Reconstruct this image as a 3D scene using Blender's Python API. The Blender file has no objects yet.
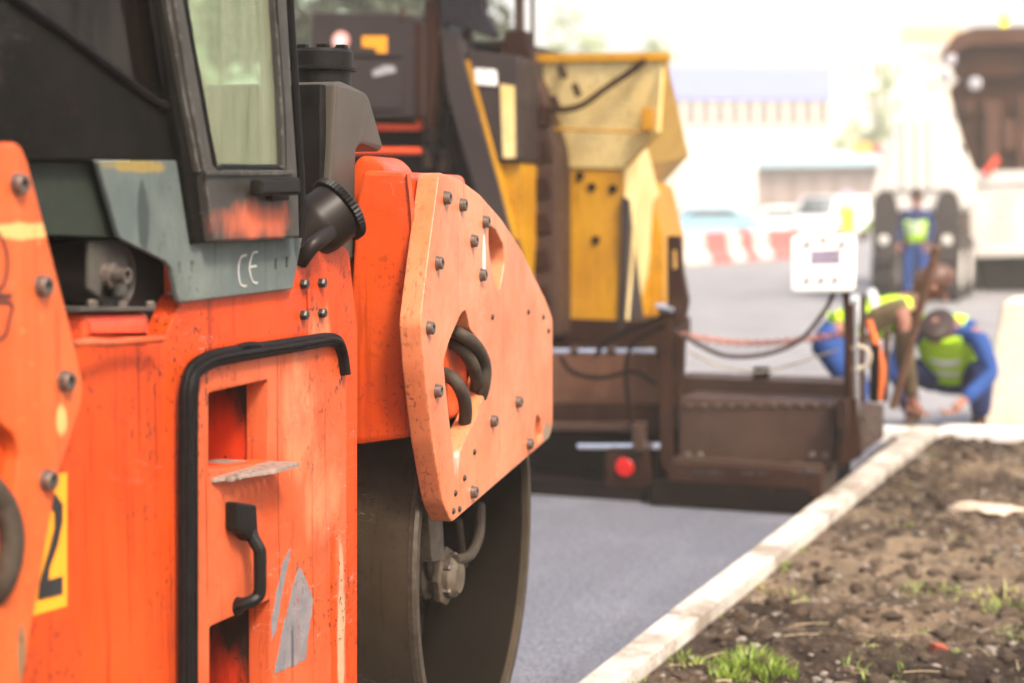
import bpy, bmesh, math, random
from mathutils import Vector, Matrix, noise
random.seed(7)
S = bpy.context.scene
COL = S.collection
R = math.radians
PI = math.pi
# ------------------------------------------------------------------ camera
FPX, CX, CY, HOR = 1700.0, 512.0, 341.5, 204.0
CH = 1.55
YAW = R(20.87)
PITCH = math.atan((CY - HOR) / FPX)
CAM = Vector((0, 0, CH))
fh = Vector((-math.sin(YAW), math.cos(YAW), 0))
rt = Vector((math.cos(YAW), math.sin(YAW), 0))
fw = fh * math.cos(PITCH) + Vector((0, 0, -math.sin(PITCH)))
up = rt.cross(fw)
def ray(x, y): return (fw + rt * ((x - CX) / FPX) + up * ((CY - y) / FPX))
def hit(x, y, O, N):
    d = ray(x, y)
    return CAM + d * ((Vector(O) - CAM).dot(N) / d.dot(N))
def on_z(x, y, z=0.0): return hit(x, y, (0, 0, z), Vector((0, 0, 1)))
def depth_at(x, y, d): return CAM + ray(x, y) * d
class Fr:
    def __init__(s, O, U, N):
        s.O = Vector(O); s.N = Vector(N).normalized(); s.V = Vector((0, 0, 1)); s.U = s.V.cross(s.N).normalized()
        s.V = s.N.cross(s.U)
    def p(s, x, y):
        h = hit(x, y, s.O, s.N) - s.O
        return (h.dot(s.U), h.dot(s.V))
    def w(s, u, v, n=0): return s.O + s.U * u + s.V * v + s.N * n
    def P(s, x, y, n=0): return hit(x, y, s.O + s.N * n, s.N)
    def off(s, n): return Fr(s.O + s.N * n, None, s.N)
def FX(X): return Fr((X, 0, 0), None, (1, 0, 0))
def FY(Y): return Fr((0, Y, 0), None, (0, -1, 0))
# ------------------------------------------------------------------ materials
MATS = {}
def base_mat(name):
    m = bpy.data.materials.new(name); m.use_nodes = True
    nt = m.node_tree; b = nt.nodes['Principled BSDF']
    return m, nt, b
def N_(nt, t, **kw):
    n = nt.nodes.new(t)
    for k, v in kw.items(): setattr(n, k, v)
    return n
def c4(c): return (c[0], c[1], c[2], 1)
def mixc(nt, fac, a, b, blend='MIX'):
    m = N_(nt, 'ShaderNodeMix', data_type='RGBA', blend_type=blend)
    for sock, v in ((m.inputs[0], fac), (m.inputs[6], a), (m.inputs[7], b)):
        if hasattr(v, 'is_linked'): nt.links.new(v, sock)
        elif isinstance(v, (int, float)): sock.default_value = v
        else: sock.default_value = c4(v)
    return m.outputs[2]
def maprange(nt, v, a, b, c=0.0, d=1.0):
    m = N_(nt, 'ShaderNodeMapRange'); nt.links.new(v, m.inputs[0])
    m.inputs[1].default_value = a; m.inputs[2].default_value = b; m.inputs[3].default_value = c; m.inputs[4].default_value = d
    return m.outputs[0]
def noise_(nt, scale, detail=5, vec=(1, 1, 1), rough=0.6, loc=(0, 0, 0)):
    tc = N_(nt, 'ShaderNodeTexCoord'); mp = N_(nt, 'ShaderNodeMapping')
    mp.inputs['Scale'].default_value = vec; mp.inputs['Location'].default_value = loc
    nt.links.new(tc.outputs['Object'], mp.inputs[0])
    n = N_(nt, 'ShaderNodeTexNoise'); n.inputs['Scale'].default_value = scale; n.inputs['Detail'].default_value = detail
    n.inputs['Roughness'].default_value = rough
    nt.links.new(mp.outputs[0], n.inputs['Vector'])
    return n.outputs['Fac']
def bump(nt, b, h, strength, dist=0.01):
    n = N_(nt, 'ShaderNodeBump'); n.inputs['Strength'].default_value = strength; n.inputs['Distance'].default_value = dist
    nt.links.new(h, n.inputs['Height']); nt.links.new(n.outputs[0], b.inputs['Normal'])
def paint(name, col, col2=None, rough=0.45, dirt=None, dirt_amt=0.4, scale=2.2, metal=0.0, streak=0.35, spots=True, patches=(), bmp=0.12, coat=0.0, origin=(0, 0, 0), wear=0.0, grime=0.0, spec=0.35, chip=(0.10, 0.05, 0.03)):
    """worn paint: broad colour variation, vertical streaks, spots of dirt, and local colour patches, some worn, some painted shade (centre, radii, colour) in world metres"""
    if name in MATS: return MATS[name]
    m, nt, b = base_mat(name)
    col2 = col2 or tuple(min(1, c * 1.3 + 0.02) for c in col)
    dirt = dirt or (0.05, 0.035, 0.025)
    n1 = noise_(nt, scale, 6)
    c = mixc(nt, maprange(nt, n1, 0.35, 0.68), col, col2)
    n2 = noise_(nt, 9, 6, (2.5, 2.5, 0.16), 0.7, (3, 1, 0))
    c = mixc(nt, maprange(nt, n2, 0.56, 0.80, 0, streak), c, dirt)
    n5 = noise_(nt, 1.6, 4, (1.2, 1.2, 0.35), 0.6, (7, 2, 5))
    c = mixc(nt, maprange(nt, n5, 0.55, 0.75, 0, dirt_amt * 0.6), c, dirt)
    if spots:
        n3 = noise_(nt, 60, 3, (1, 1, 1), 0.5, (5, 5, 5))
        c = mixc(nt, maprange(nt, n3, 0.68, 0.73, 0, dirt_amt + 0.35), c, dirt)
        n4 = noise_(nt, 28, 5, (1.6, 1.6, 0.10), 0.5, (9, 0, 2))
        c = mixc(nt, maprange(nt, n4, 0.63, 0.68, 0, dirt_amt + 0.1), c, tuple(x * 0.45 for x in col))
    for (ctr, rad, pc, soft) in patches:
        tc = N_(nt, 'ShaderNodeTexCoord')
        sub = N_(nt, 'ShaderNodeVectorMath', operation='SUBTRACT'); nt.links.new(tc.outputs['Object'], sub.inputs[0])
        sub.inputs[1].default_value = Vector(ctr) - Vector(origin)
        dv = N_(nt, 'ShaderNodeVectorMath', operation='DIVIDE'); nt.links.new(sub.outputs[0], dv.inputs[0]); dv.inputs[1].default_value = rad
        ln = N_(nt, 'ShaderNodeVectorMath', operation='LENGTH'); nt.links.new(dv.outputs[0], ln.inputs[0])
        nn = noise_(nt, 14, 6, (1.5, 1.5, 0.5))
        ad = N_(nt, 'ShaderNodeMath', operation='MULTIPLY_ADD'); nt.links.new(nn, ad.inputs[0]); ad.inputs[1].default_value = 1.6; nt.links.new(ln.outputs['Value'], ad.inputs[2])
        c = mixc(nt, maprange(nt, ad.outputs[0], 1.75, 1.75 - soft, 0, 1), c, pc)
    if grime:
        # bitumen splashes in clusters, broad greasy blotches, runs and fine scratches
        cl = maprange(nt, noise_(nt, 2.6, 3, loc=(11, 4, 1)), 0.46, 0.66)
        sp_ = maprange(nt, noise_(nt, 85, 2, (1, 1, 0.8), 0.5, (2, 8, 4)), 0.60, 0.64)
        mu = N_(nt, 'ShaderNodeMath', operation='MULTIPLY'); nt.links.new(cl, mu.inputs[0]); nt.links.new(sp_, mu.inputs[1])
        m2 = N_(nt, 'ShaderNodeMath', operation='MULTIPLY'); nt.links.new(mu.outputs[0], m2.inputs[0]); m2.inputs[1].default_value = grime
        c = mixc(nt, m2.outputs[0], c, (0.03, 0.015, 0.010))
        c = mixc(nt, maprange(nt, noise_(nt, 3.4, 7, (1, 1, 0.7), 0.72, (21, 4, 1)), 0.53, 0.70, 0, grime * 0.55), c, tuple(x * 0.42 + 0.012 for x in col))
        c = mixc(nt, maprange(nt, noise_(nt, 16, 5, (3.0, 3.0, 0.07), 0.65, (1, 14, 1)), 0.57, 0.66, 0, grime * 0.6), c, tuple(x * 0.36 for x in col))
        for k_, (vx, lc) in enumerate((((6, 6, 0.35), (3, 9, 2)), ((1.2, 1.2, 5), (13, 2, 7)), ((3, 5, 1.2), (5, 22, 7)))):
            nn_ = noise_(nt, 4.5, 3, vx, 0.55, lc)
            ab = N_(nt, 'ShaderNodeMath', operation='SUBTRACT'); nt.links.new(nn_, ab.inputs[0]); ab.inputs[1].default_value = 0.5
            a2 = N_(nt, 'ShaderNodeMath', operation='ABSOLUTE'); nt.links.new(ab.outputs[0], a2.inputs[0])
            brk_ = maprange(nt, noise_(nt, 3.1, 2, loc=(k_ * 5 + 1, 3, 3)), 0.55, 0.62)
            ln_ = maprange(nt, a2.outputs[0], 0.004, 0.0015, 0, 1)
            m3 = N_(nt, 'ShaderNodeMath', operation='MULTIPLY'); nt.links.new(brk_, m3.inputs[0]); nt.links.new(ln_, m3.inputs[1])
            m4 = N_(nt, 'ShaderNodeMath', operation='MULTIPLY'); nt.links.new(m3.outputs[0], m4.inputs[0]); m4.inputs[1].default_value = 0.6 * grime
            c = mixc(nt, m4.outputs[0], c, (tuple(x * 0.3 for x in col), tuple(min(1, x + 0.22) for x in col), tuple(x * 0.4 for x in col))[k_])
    if wear:
        bv = N_(nt, 'ShaderNodeBevel'); bv.samples = 4; bv.inputs['Radius'].default_value = 0.009
        ge = N_(nt, 'ShaderNodeNewGeometry'); dt = N_(nt, 'ShaderNodeVectorMath', operation='DOT_PRODUCT')
        nt.links.new(bv.outputs[0], dt.inputs[0]); nt.links.new(ge.outputs['Normal'], dt.inputs[1])
        ed = maprange(nt, dt.outputs['Value'], 0.985, 0.88)
        ch_ = maprange(nt, noise_(nt, 30, 5, (1, 1, 1), 0.7, (8, 8, 8)), 0.50, 0.60, 0, wear)
        m5 = N_(nt, 'ShaderNodeMath', operation='MULTIPLY'); nt.links.new(ed, m5.inputs[0]); nt.links.new(ch_, m5.inputs[1])
        c = mixc(nt, m5.outputs[0], c, chip)
    nt.links.new(c, b.inputs['Base Color'])
    b.inputs['Metallic'].default_value = metal; b.inputs['Specular IOR Level'].default_value = spec
    nr = noise_(nt, 12, 4)
    nt.links.new(maprange(nt, nr, 0.3, 0.7, rough - 0.08, rough + 0.14), b.inputs['Roughness'])
    if coat: b.inputs['Coat Weight'].default_value = coat; b.inputs['Coat Roughness'].default_value = 0.25
    nb = noise_(nt, 45, 5)
    bump(nt, b, nb, bmp, 0.003)
    MATS[name] = m
    return m
def plain(name, col, rough=0.6, metal=0.0, var=0.25, scale=20, bmp=0.1, spec=0.3, emit=0):
    if name in MATS: return MATS[name]
    m, nt, b = base_mat(name)
    n = noise_(nt, scale, 5)
    c = mixc(nt, maprange(nt, n, 0.3, 0.7), tuple(x * (1 - var) for x in col), tuple(min(1, x * (1 + var)) for x in col))
    nt.links.new(c, b.inputs['Base Color']); b.inputs['Roughness'].default_value = rough; b.inputs['Metallic'].default_value = metal; b.inputs['Specular IOR Level'].default_value = spec
    if bmp: bump(nt, b, n, bmp, 0.004)
    if emit: b.inputs['Emission Color'].default_value = c4(col); b.inputs['Emission Strength'].default_value = emit
    MATS[name] = m
    return m
def glass(name, tint, rough=0.05, mix=0.25, dirt=0.0, dcol=(0.3, 0.3, 0.25)):
    if name in MATS: return MATS[name]
    m = bpy.data.materials.new(name); m.use_nodes = True; nt = m.node_tree
    b = nt.nodes['Principled BSDF']; out = nt.nodes['Material Output']
    tr = N_(nt, 'ShaderNodeBsdfTransparent'); tr.inputs[0].default_value = c4(tint)
    b.inputs['Base Color'].default_value = c4(dcol); b.inputs['Roughness'].default_value = rough
    ms = N_(nt, 'ShaderNodeMixShader')
    n = noise_(nt, 10, 6, (2, 2, 0.25))
    nt.links.new(maprange(nt, n, 0.35, 0.75, mix, mix + dirt), ms.inputs[0])
    nt.links.new(tr.outputs[0], ms.inputs[1]); nt.links.new(b.outputs[0], ms.inputs[2]); nt.links.new(ms.outputs[0], out.inputs[0])
    MATS[name] = m
    return m
# ------------------------------------------------------------------ mesh helpers
def finish(me, smooth=True, ang=32):
    bm = bmesh.new(); bm.from_mesh(me)
    bmesh.ops.recalc_face_normals(bm, faces=bm.faces)
    for e in bm.edges:
        e.smooth = not (len(e.link_faces) == 2 and e.calc_face_angle(0) > R(ang))
    for f in bm.faces: f.smooth = smooth
    bm.to_mesh(me); bm.free()
    return me
def wloc(o):
    v = Vector((0, 0, 0))
    while o is not None: v += o.location; o = o.parent
    return v
def link(name, me, m, parent=None, local=False, smooth=True, ang=32):
    """me holds world coordinates (or local=True: already relative to its parent)"""
    if isinstance(me, bmesh.types.BMesh):
        b = me; me = bpy.data.meshes.new(name); b.to_mesh(me); b.free()
    if parent is not None and not local:
        me.transform(Matrix.Translation(-wloc(parent)))
    finish(me, smooth, ang)
    me.name = name
    o = bpy.data.objects.new(name, me); COL.objects.link(o)
    if m is not None: me.materials.clear(); me.materials.append(m)
    if parent is not None: o.parent = parent
    if smooth and len(me.vertices) < 4000:
        wn_ = o.modifiers.new('weighted', 'WEIGHTED_NORMAL'); wn_.keep_sharp = True; wn_.weight = 90
    return o
def thing(name, label, cat, loc=(0, 0, 0), group=None):
    o = bpy.data.objects.new(name, None); COL.objects.link(o); o.location = loc; o.empty_display_size = 0.2
    o['label'] = label; o['category'] = cat
    if group: o['group'] = group
    return o
def tag(o, label, cat, group=None):
    o['label'] = label; o['category'] = cat
    if group: o['group'] = group
    return o
def struct(o, kind='structure'): o['kind'] = kind; return o
def own_origin(o):
    """move a top-level mesh's origin to the middle of its base"""
    vs = [v.co for v in o.data.vertices]
    c = Vector(((min(v.x for v in vs) + max(v.x for v in vs)) / 2, (min(v.y for v in vs) + max(v.y for v in vs)) / 2, min(v.z for v in vs)))
    o.data.transform(Matrix.Translation(-c)); o.location = c
    return o
def round_poly(pts, r, n=5):
    if r <= 0: return [tuple(p) for p in pts]
    out = []
    L = len(pts)
    for i in range(L):
        p0, p, p1 = Vector(pts[i - 1]), Vector(pts[i]), Vector(pts[(i + 1) % L])
        a = p0 - p; b = p1 - p
        d = min(r, a.length * 0.48, b.length * 0.48)
        A = p + a.normalized() * d; B = p + b.normalized() * d
        for k in range(n + 1):
            t = k / n
            q = A * (1 - t) ** 2 + p * 2 * t * (1 - t) + B * t * t
            out.append((q.x, q.y))
    return out
def poly_mesh(fr, uv, th, bev=0.0, holes=(), off=0.0):
    cu = bpy.data.curves.new('tmp', 'CURVE'); cu.dimensions = '2D'; cu.fill_mode = 'BOTH'
    for loop in [uv] + list(holes):
        sp = cu.splines.new('POLY'); sp.points.add(len(loop) - 1)
        for i, q in enumerate(loop): sp.points[i].co = (q[0], q[1], 0, 1)
        sp.use_cyclic_u = True
    bev = min(bev, th * 0.45)
    cu.extrude = th / 2 - bev; cu.bevel_depth = bev; cu.bevel_resolution = 1; cu.offset = -bev
    ob = bpy.data.objects.new('tmp', cu); COL.objects.link(ob)
    dg = bpy.context.evaluated_depsgraph_get()
    me = bpy.data.meshes.new_from_object(ob.evaluated_get(dg))
    bpy.data.objects.remove(ob); bpy.data.curves.remove(cu)
    M = Matrix((fr.U, fr.V, fr.N)).transposed().to_4x4(); M.translation = fr.O + fr.N * (off - th / 2)
    me.transform(M)
    bm = bmesh.new(); bm.from_mesh(me); bmesh.ops.remove_doubles(bm, verts=bm.verts, dist=1e-5); bm.to_mesh(me); bm.free()
    return me
def slab(fr, px, th, r=0.0, bev=0.004, holes=(), off=0.0, hr=0.0):
    f2 = fr.off(off)
    uv = round_poly([f2.p(*q) for q in px], r)
    hs = [round_poly([f2.p(*q) for q in h], hr) for h in holes]
    return poly_mesh(f2, uv, th, bev, hs)
def add_mesh(bm, me):
    bm.from_mesh(me); bpy.data.meshes.remove(me)
def bxm(lo, hi, bev=0.0, bm=None, seg=2):
    """axis aligned box from corner lo to corner hi"""
    b = bmesh.new()
    lo, hi = Vector(lo), Vector(hi)
    bmesh.ops.create_cube(b, size=1, matrix=Matrix.Translation((lo + hi) / 2) @ Matrix.Diagonal((*[abs(x) for x in (hi - lo)], 1)))
    if bev: bmesh.ops.bevel(b, geom=b.edges[:], offset=bev, segments=seg, affect='EDGES', profile=0.6)
    if bm is None: return b
    me = bpy.data.meshes.new('t'); b.to_mesh(me); b.free(); add_mesh(bm, me); return bm
def xf(bm, M):
    bmesh.ops.transform(bm, matrix=M, verts=bm.verts); return bm
def basis(axis):
    a = Vector(axis).normalized(); h = Vector((0, 0, 1)) if abs(a.z) < 0.9 else Vector((1, 0, 0))
    u = h.cross(a).normalized(); v = a.cross(u); return u, v, a
def lathe(O, axis, prof, seg=32, bm=None, rib=None, closed=False):
    """prof: list of (radius, distance along axis)"""
    b = bm or bmesh.new()
    u, v, a = basis(axis); O = Vector(O); rings = []
    for i, (r, t) in enumerate(prof):
        ring = []
        for k in range(seg):
            rr = r * (1 + (rib if (rib and k % 2 and i in (1, 2)) else 0))
            an = 2 * PI * k / seg
            ring.append(b.verts.new(O + a * t + (u * math.cos(an) + v * math.sin(an)) * rr))
        rings.append(ring)
    n = len(rings)
    for i in range(n if closed else n - 1):
        A, B = rings[i], rings[(i + 1) % n]
        for k in range(seg): b.faces.new((A[k], A[(k + 1) % seg], B[(k + 1) % seg], B[k]))
    if not closed:
        if prof[0][0] > 1e-5: b.faces.new(rings[0][::-1])
        if prof[-1][0] > 1e-5: b.faces.new(rings[-1])
    return b
def cyl(A, B, r, seg=16, bm=None, r2=None):
    A, B = Vector(A), Vector(B); L = (B - A).length; r2 = r if r2 is None else r2; c = min(r * 0.15, L * 0.1)
    return lathe(A, B - A, [(r - c, 0), (r, c), (r2, L - c), (r2 - c, L)], seg, bm)
def smooth_path(pts, n=8):
    pts = [Vector(p) for p in pts]; out = []
    for i in range(len(pts) - 1):
        p0 = pts[max(i - 1, 0)]; p1 = pts[i]; p2 = pts[i + 1]; p3 = pts[min(i + 2, len(pts) - 1)]
        for k in range(n):
            t = k / n
            out.append(0.5 * ((2 * p1) + (p2 - p0) * t + (2 * p0 - 5 * p1 + 4 * p2 - p3) * t * t + (3 * p1 - p0 - 3 * p2 + p3) * t ** 3))
    out.append(pts[-1]); return out
def tube(pts, r, seg=10, bm=None, smooth=8, rad=None, flat=1.0):
    b = bm or bmesh.new()
    P = smooth_path(pts, smooth) if smooth else [Vector(p) for p in pts]
    u = None; rings = []
    for i, p in enumerate(P):
        t = (P[min(i + 1, len(P) - 1)] - P[max(i - 1, 0)]).normalized()
        if u is None: u, v, _ = basis(t)
        u = (u - t * u.dot(t)).normalized(); v = t.cross(u)
        rr = r if rad is None else rad(i / (len(P) - 1))
        rings.append([b.verts.new(p + (u * math.cos(2 * PI * k / seg) + v * math.sin(2 * PI * k / seg) * flat) * rr) for k in range(seg)])
    for A, B in zip(rings, rings[1:]):
        for k in range(seg): b.faces.new((A[k], A[(k + 1) % seg], B[(k + 1) % seg], B[k]))
    b.faces.new(rings[0][::-1]); b.faces.new(rings[-1])
    return b
def beam(A, B, w, d, bm=None, side=(1, 0, 0), bev=0.004):
    """square section bar from A to B"""
    A, B = Vector(A), Vector(B); a = (B - A).normalized(); s = Vector(side); s = (s - a * s.dot(a)).normalized(); t = a.cross(s)
    b = bmesh.new(); bmesh.ops.create_cube(b, size=1)
    M = Matrix((s * w, t * d, a * (B - A).length)).transposed().to_4x4()
    for v in b.verts: v.co = (M.to_3x3() @ v.co)
    if bev: bmesh.ops.bevel(b, geom=b.edges[:], offset=bev, segments=1, affect='EDGES')
    xf(b, Matrix.Translation((A + B) / 2))
    if bm is None: return b
    me = bpy.data.meshes.new('t'); b.to_mesh(me); b.free(); add_mesh(bm, me); return bm
def text_mesh(txt, fr, uv, size, th=0.001, squeeze=1.0):
    cu = bpy.data.curves.new('tmp', 'FONT'); cu.body = txt; cu.size = size; cu.extrude = th / 2; cu.align_x = 'CENTER'; cu.align_y = 'CENTER'
    ob = bpy.data.objects.new('tmp', cu); COL.objects.link(ob)
    me = bpy.data.meshes.new_from_object(ob.evaluated_get(bpy.context.evaluated_depsgraph_get()))
    bpy.data.objects.remove(ob); bpy.data.curves.remove(cu)
    M = Matrix((fr.U, fr.V, fr.N)).transposed().to_4x4(); M.translation = fr.w(uv[0], uv[1], th / 2 + 0.0006)
    me.transform(M @ Matrix.Diagonal((squeeze, 1, 1, 1)))
    return me
def copies(proto, places):
    """more of one part: places are (location offset) vectors, under the same parent"""
    for d in places:
        c = proto.copy(); COL.objects.link(c); c.parent = proto.parent; c.location = proto.location + Vector(d)
def copy_tree(o, parent=None):
    c = o.copy(); COL.objects.link(c)
    if parent is not None: c.parent = parent
    for ch in [x for x in bpy.data.objects if x.parent == o]: copy_tree(ch, c)
    return c
def pixpts(fr, pts, n=0): return [fr.P(x, y, n) for x, y in pts]
#MAIN
HAZE = 0.0024
# ------------------------------------------------------------------ colours
ORANGE = (0.50, 0.043, 0.003)
FADED = (0.54, 0.066, 0.009)
W = 1.66
SF = FX(-W)
RO = Vector((-2.5, 2.9, 0))
def sp(x, y, n=0): return SF.P(x, y, n)
m_body = paint('orange_body_paint', ORANGE, FADED, 0.42, dirt=(0.10, 0.03, 0.012), dirt_amt=0.35, streak=0.45, coat=0.06, spec=0.25, origin=RO, grime=1.15, wear=0.9,
    patches=[(sp(322, 395), (0.09, 0.09, 0.22), (0.54, 0.17, 0.075), 0.4)])
dF = SF.off(0.014)
m_door = paint('orange_door_paint', (0.46, 0.058, 0.010), (0.52, 0.115, 0.045), 0.42, dirt=(0.48, 0.04, 0.004), dirt_amt=0.3, streak=0.7, coat=0.06, spec=0.25, origin=RO, grime=1.15, wear=0.9,
    patches=[(dF.P(333, 600), (0.05, 0.020, 0.35), (0.52, 0.055, 0.004), 0.3),
             (dF.P(322, 500), (0.09, 0.11, 0.10), (0.54, 0.17, 0.075), 0.5), (dF.P(300, 420), (0.09, 0.10, 0.17), (0.54, 0.17, 0.075), 0.5),
             (dF.P(341, 620), (0.05, 0.022, 0.2), (0.45, 0.27, 0.16), 0.3)])
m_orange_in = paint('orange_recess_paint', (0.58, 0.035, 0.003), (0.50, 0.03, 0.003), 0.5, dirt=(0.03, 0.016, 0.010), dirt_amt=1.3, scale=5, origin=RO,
    patches=[(dF.P(228, 392, -0.05), (0.22, 0.34, 0.12), (0.016, 0.009, 0.005), 0.7), (dF.P(226, 640, -0.05), (0.22, 0.34, 0.16), (0.016, 0.009, 0.005), 0.6)])  # dark patches and heavy dirt mix paint the shade inside the step recesses
m_grey = paint('dark_grey_cab_paint', (0.004, 0.0036, 0.0026), (0.008, 0.0072, 0.0055), 0.55, spec=0.09, grime=0.5, dirt=(0.02, 0.018, 0.015), dirt_amt=0.3, spots=False, streak=0.2, scale=4)
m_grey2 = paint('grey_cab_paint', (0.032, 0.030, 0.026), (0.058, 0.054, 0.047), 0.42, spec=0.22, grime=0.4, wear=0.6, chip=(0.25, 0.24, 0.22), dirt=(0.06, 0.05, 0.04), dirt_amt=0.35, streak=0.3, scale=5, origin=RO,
    patches=[(SF.P(258, 222, 0.05), (0.06, 0.17, 0.05), (0.62, 0.12, 0.05), 0.9)])  # soft orange patch low on the cab door
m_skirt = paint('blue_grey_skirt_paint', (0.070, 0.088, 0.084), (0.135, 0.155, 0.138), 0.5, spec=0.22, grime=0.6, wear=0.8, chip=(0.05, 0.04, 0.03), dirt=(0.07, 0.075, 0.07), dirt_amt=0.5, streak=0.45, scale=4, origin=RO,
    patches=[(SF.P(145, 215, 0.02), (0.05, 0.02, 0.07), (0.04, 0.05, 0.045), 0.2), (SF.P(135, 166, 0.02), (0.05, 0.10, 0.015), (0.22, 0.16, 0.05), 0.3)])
m_skirt_shade = paint('shaded_skirt_paint', (0.018, 0.024, 0.018), (0.034, 0.040, 0.032), 0.55, dirt=(0.05, 0.05, 0.03), dirt_amt=0.4, grime=0.5, spec=0.12)  # darker copy of the skirt paint: shade painted on the receding left part
m_black = plain('black_plastic', (0.008, 0.007, 0.006), 0.45, spec=0.14, var=0.3)
m_rubber = plain('black_rubber', (0.006, 0.005, 0.005), 0.5, spec=0.14, var=0.4, scale=60, bmp=0.25)
m_hose = plain('dusty_hose_rubber', (0.045, 0.034, 0.024), 0.62, spec=0.2, var=0.3, scale=30)
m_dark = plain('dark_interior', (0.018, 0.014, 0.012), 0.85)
m_bolt = plain('dusty_steel_bolt', (0.16, 0.13, 0.11), 0.4, 0.7, var=0.35, scale=80)
m_bolt_d = plain('dark_bolt', (0.03, 0.027, 0.025), 0.4, 0.3)
m_chequer = plain('worn_step_metal', (0.26, 0.20, 0.165), 0.5, 0.2, var=0.35, scale=50, bmp=0.3)
m_drum = paint('brown_drum_steel', (0.042, 0.030, 0.018), (0.070, 0.052, 0.034), 0.45, grime=0.6, spec=0.2, dirt=(0.05, 0.038, 0.03), dirt_amt=0.5, metal=0.35, spots=False, streak=0.5)
m_rim = plain('scraped_rim_steel', (0.10, 0.08, 0.06), 0.35, 0.7, var=0.4, scale=30)
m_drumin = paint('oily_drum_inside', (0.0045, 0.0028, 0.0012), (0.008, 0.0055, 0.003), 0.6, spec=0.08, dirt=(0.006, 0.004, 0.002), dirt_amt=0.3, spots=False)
m_motor = plain('oily_motor_casting', (0.11, 0.085, 0.06), 0.55, 0.2, var=0.45, scale=25, bmp=0.5)
m_wglass = glass('dirty_green_reflection_glass', (0.80, 0.92, 0.80), 0.06, 0.22, 0.40, (0.30, 0.31, 0.21))  # streaks mix dirt with a pale reflection painted into the colour
m_dglass = glass('dark_cab_glass', (0.035, 0.025, 0.02), 0.08, 0.25, 0.4, (0.02, 0.016, 0.012))
m_yel = plain('yellow_sticker', (0.78, 0.30, 0.018), 0.5, var=0.08)
m_ink = plain('black_print', (0.02, 0.02, 0.02), 0.6, bmp=0)
m_white = plain('white_print', (0.62, 0.62, 0.60), 0.6, var=0.1, bmp=0)

roller = thing('road_roller', 'big orange road roller with dark grey cab and steel drum, close up', 'road roller', RO)
def rp(name, me, m, parent=None, **k): return link(name, me, m, parent or roller, **k)

# ---- body side with its openings
side_px = [(52, 760), (52, 338), (150, 345), (166, 338), (182, 296), (292, 246), (345, 246), (350, 252), (358, 330), (358, 760)]
door_px = [(189, 760), (189, 380), (192, 368), (214, 356), (338, 338), (349, 345), (352, 372), (352, 760)]
rp('side_panel', slab(SF, side_px, 0.05, r=0.012, bev=0.006, holes=[[(199, 750), (199, 386), (206, 372), (218, 366), (334, 350), (340, 356), (342, 750)]]), m_body)
# closed hull behind the side panel: floor beam, back and core
hb = bmesh.new()
yl, yr = sp(52, 400).y, sp(356, 400).y
ztop = sp(345, 246).z - 0.02; zmid = sp(100, 345).z
bxm((-W - 1.62, yl + 0.02, 0.30), (-W - 0.25, yr - 0.03, zmid - 0.03), 0.02, hb)
bxm((-W - 1.62, sp(205, 300).y + 0.12, zmid - 0.05), (-W - 0.25, yr - 0.035, ztop), 0.02, hb)
rp('hull', hb, m_body)
rp('far_side_panel', bxm((-W - 1.66, yl, 0.28), (-W - 1.622, yr, ztop + 0.02), 0.006), m_body)
end = bmesh.new(); bxm((-W - 1.60, yr - 0.028, 0.32), (-W - 0.052, yr - 0.002, ztop - 0.01), 0.006, end)
rp('end_panel', end, m_body)
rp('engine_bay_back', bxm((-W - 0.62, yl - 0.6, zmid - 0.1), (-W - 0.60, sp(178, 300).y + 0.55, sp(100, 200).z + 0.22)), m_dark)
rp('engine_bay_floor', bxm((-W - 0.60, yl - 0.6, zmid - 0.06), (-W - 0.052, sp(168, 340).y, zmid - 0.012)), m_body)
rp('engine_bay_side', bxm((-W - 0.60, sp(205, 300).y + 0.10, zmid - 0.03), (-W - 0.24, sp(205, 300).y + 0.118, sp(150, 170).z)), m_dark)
rp('engine_bay_post', bxm((-W - 0.45, sp(157, 300).y, zmid - 0.03), (-W - 0.06, sp(182, 300).y + 0.04, sp(180, 240).z), 0.008), m_dark)
# hinge bracket with four dark bolts
for q in ((302, 284), (320, 283), (302, 315), (320, 313)):
    c = sp(*q); rp('bolt', lathe(c, (1, 0, 0), [(0.011, -0.002), (0.011, 0.010), (0.008, 0.014)], 6), m_bolt_d)
rp('data_plate', slab(SF, [(308, 287), (315, 286), (315, 308), (308, 309)], 0.003, off=0.003, bev=0.0008), m_body)

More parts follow.
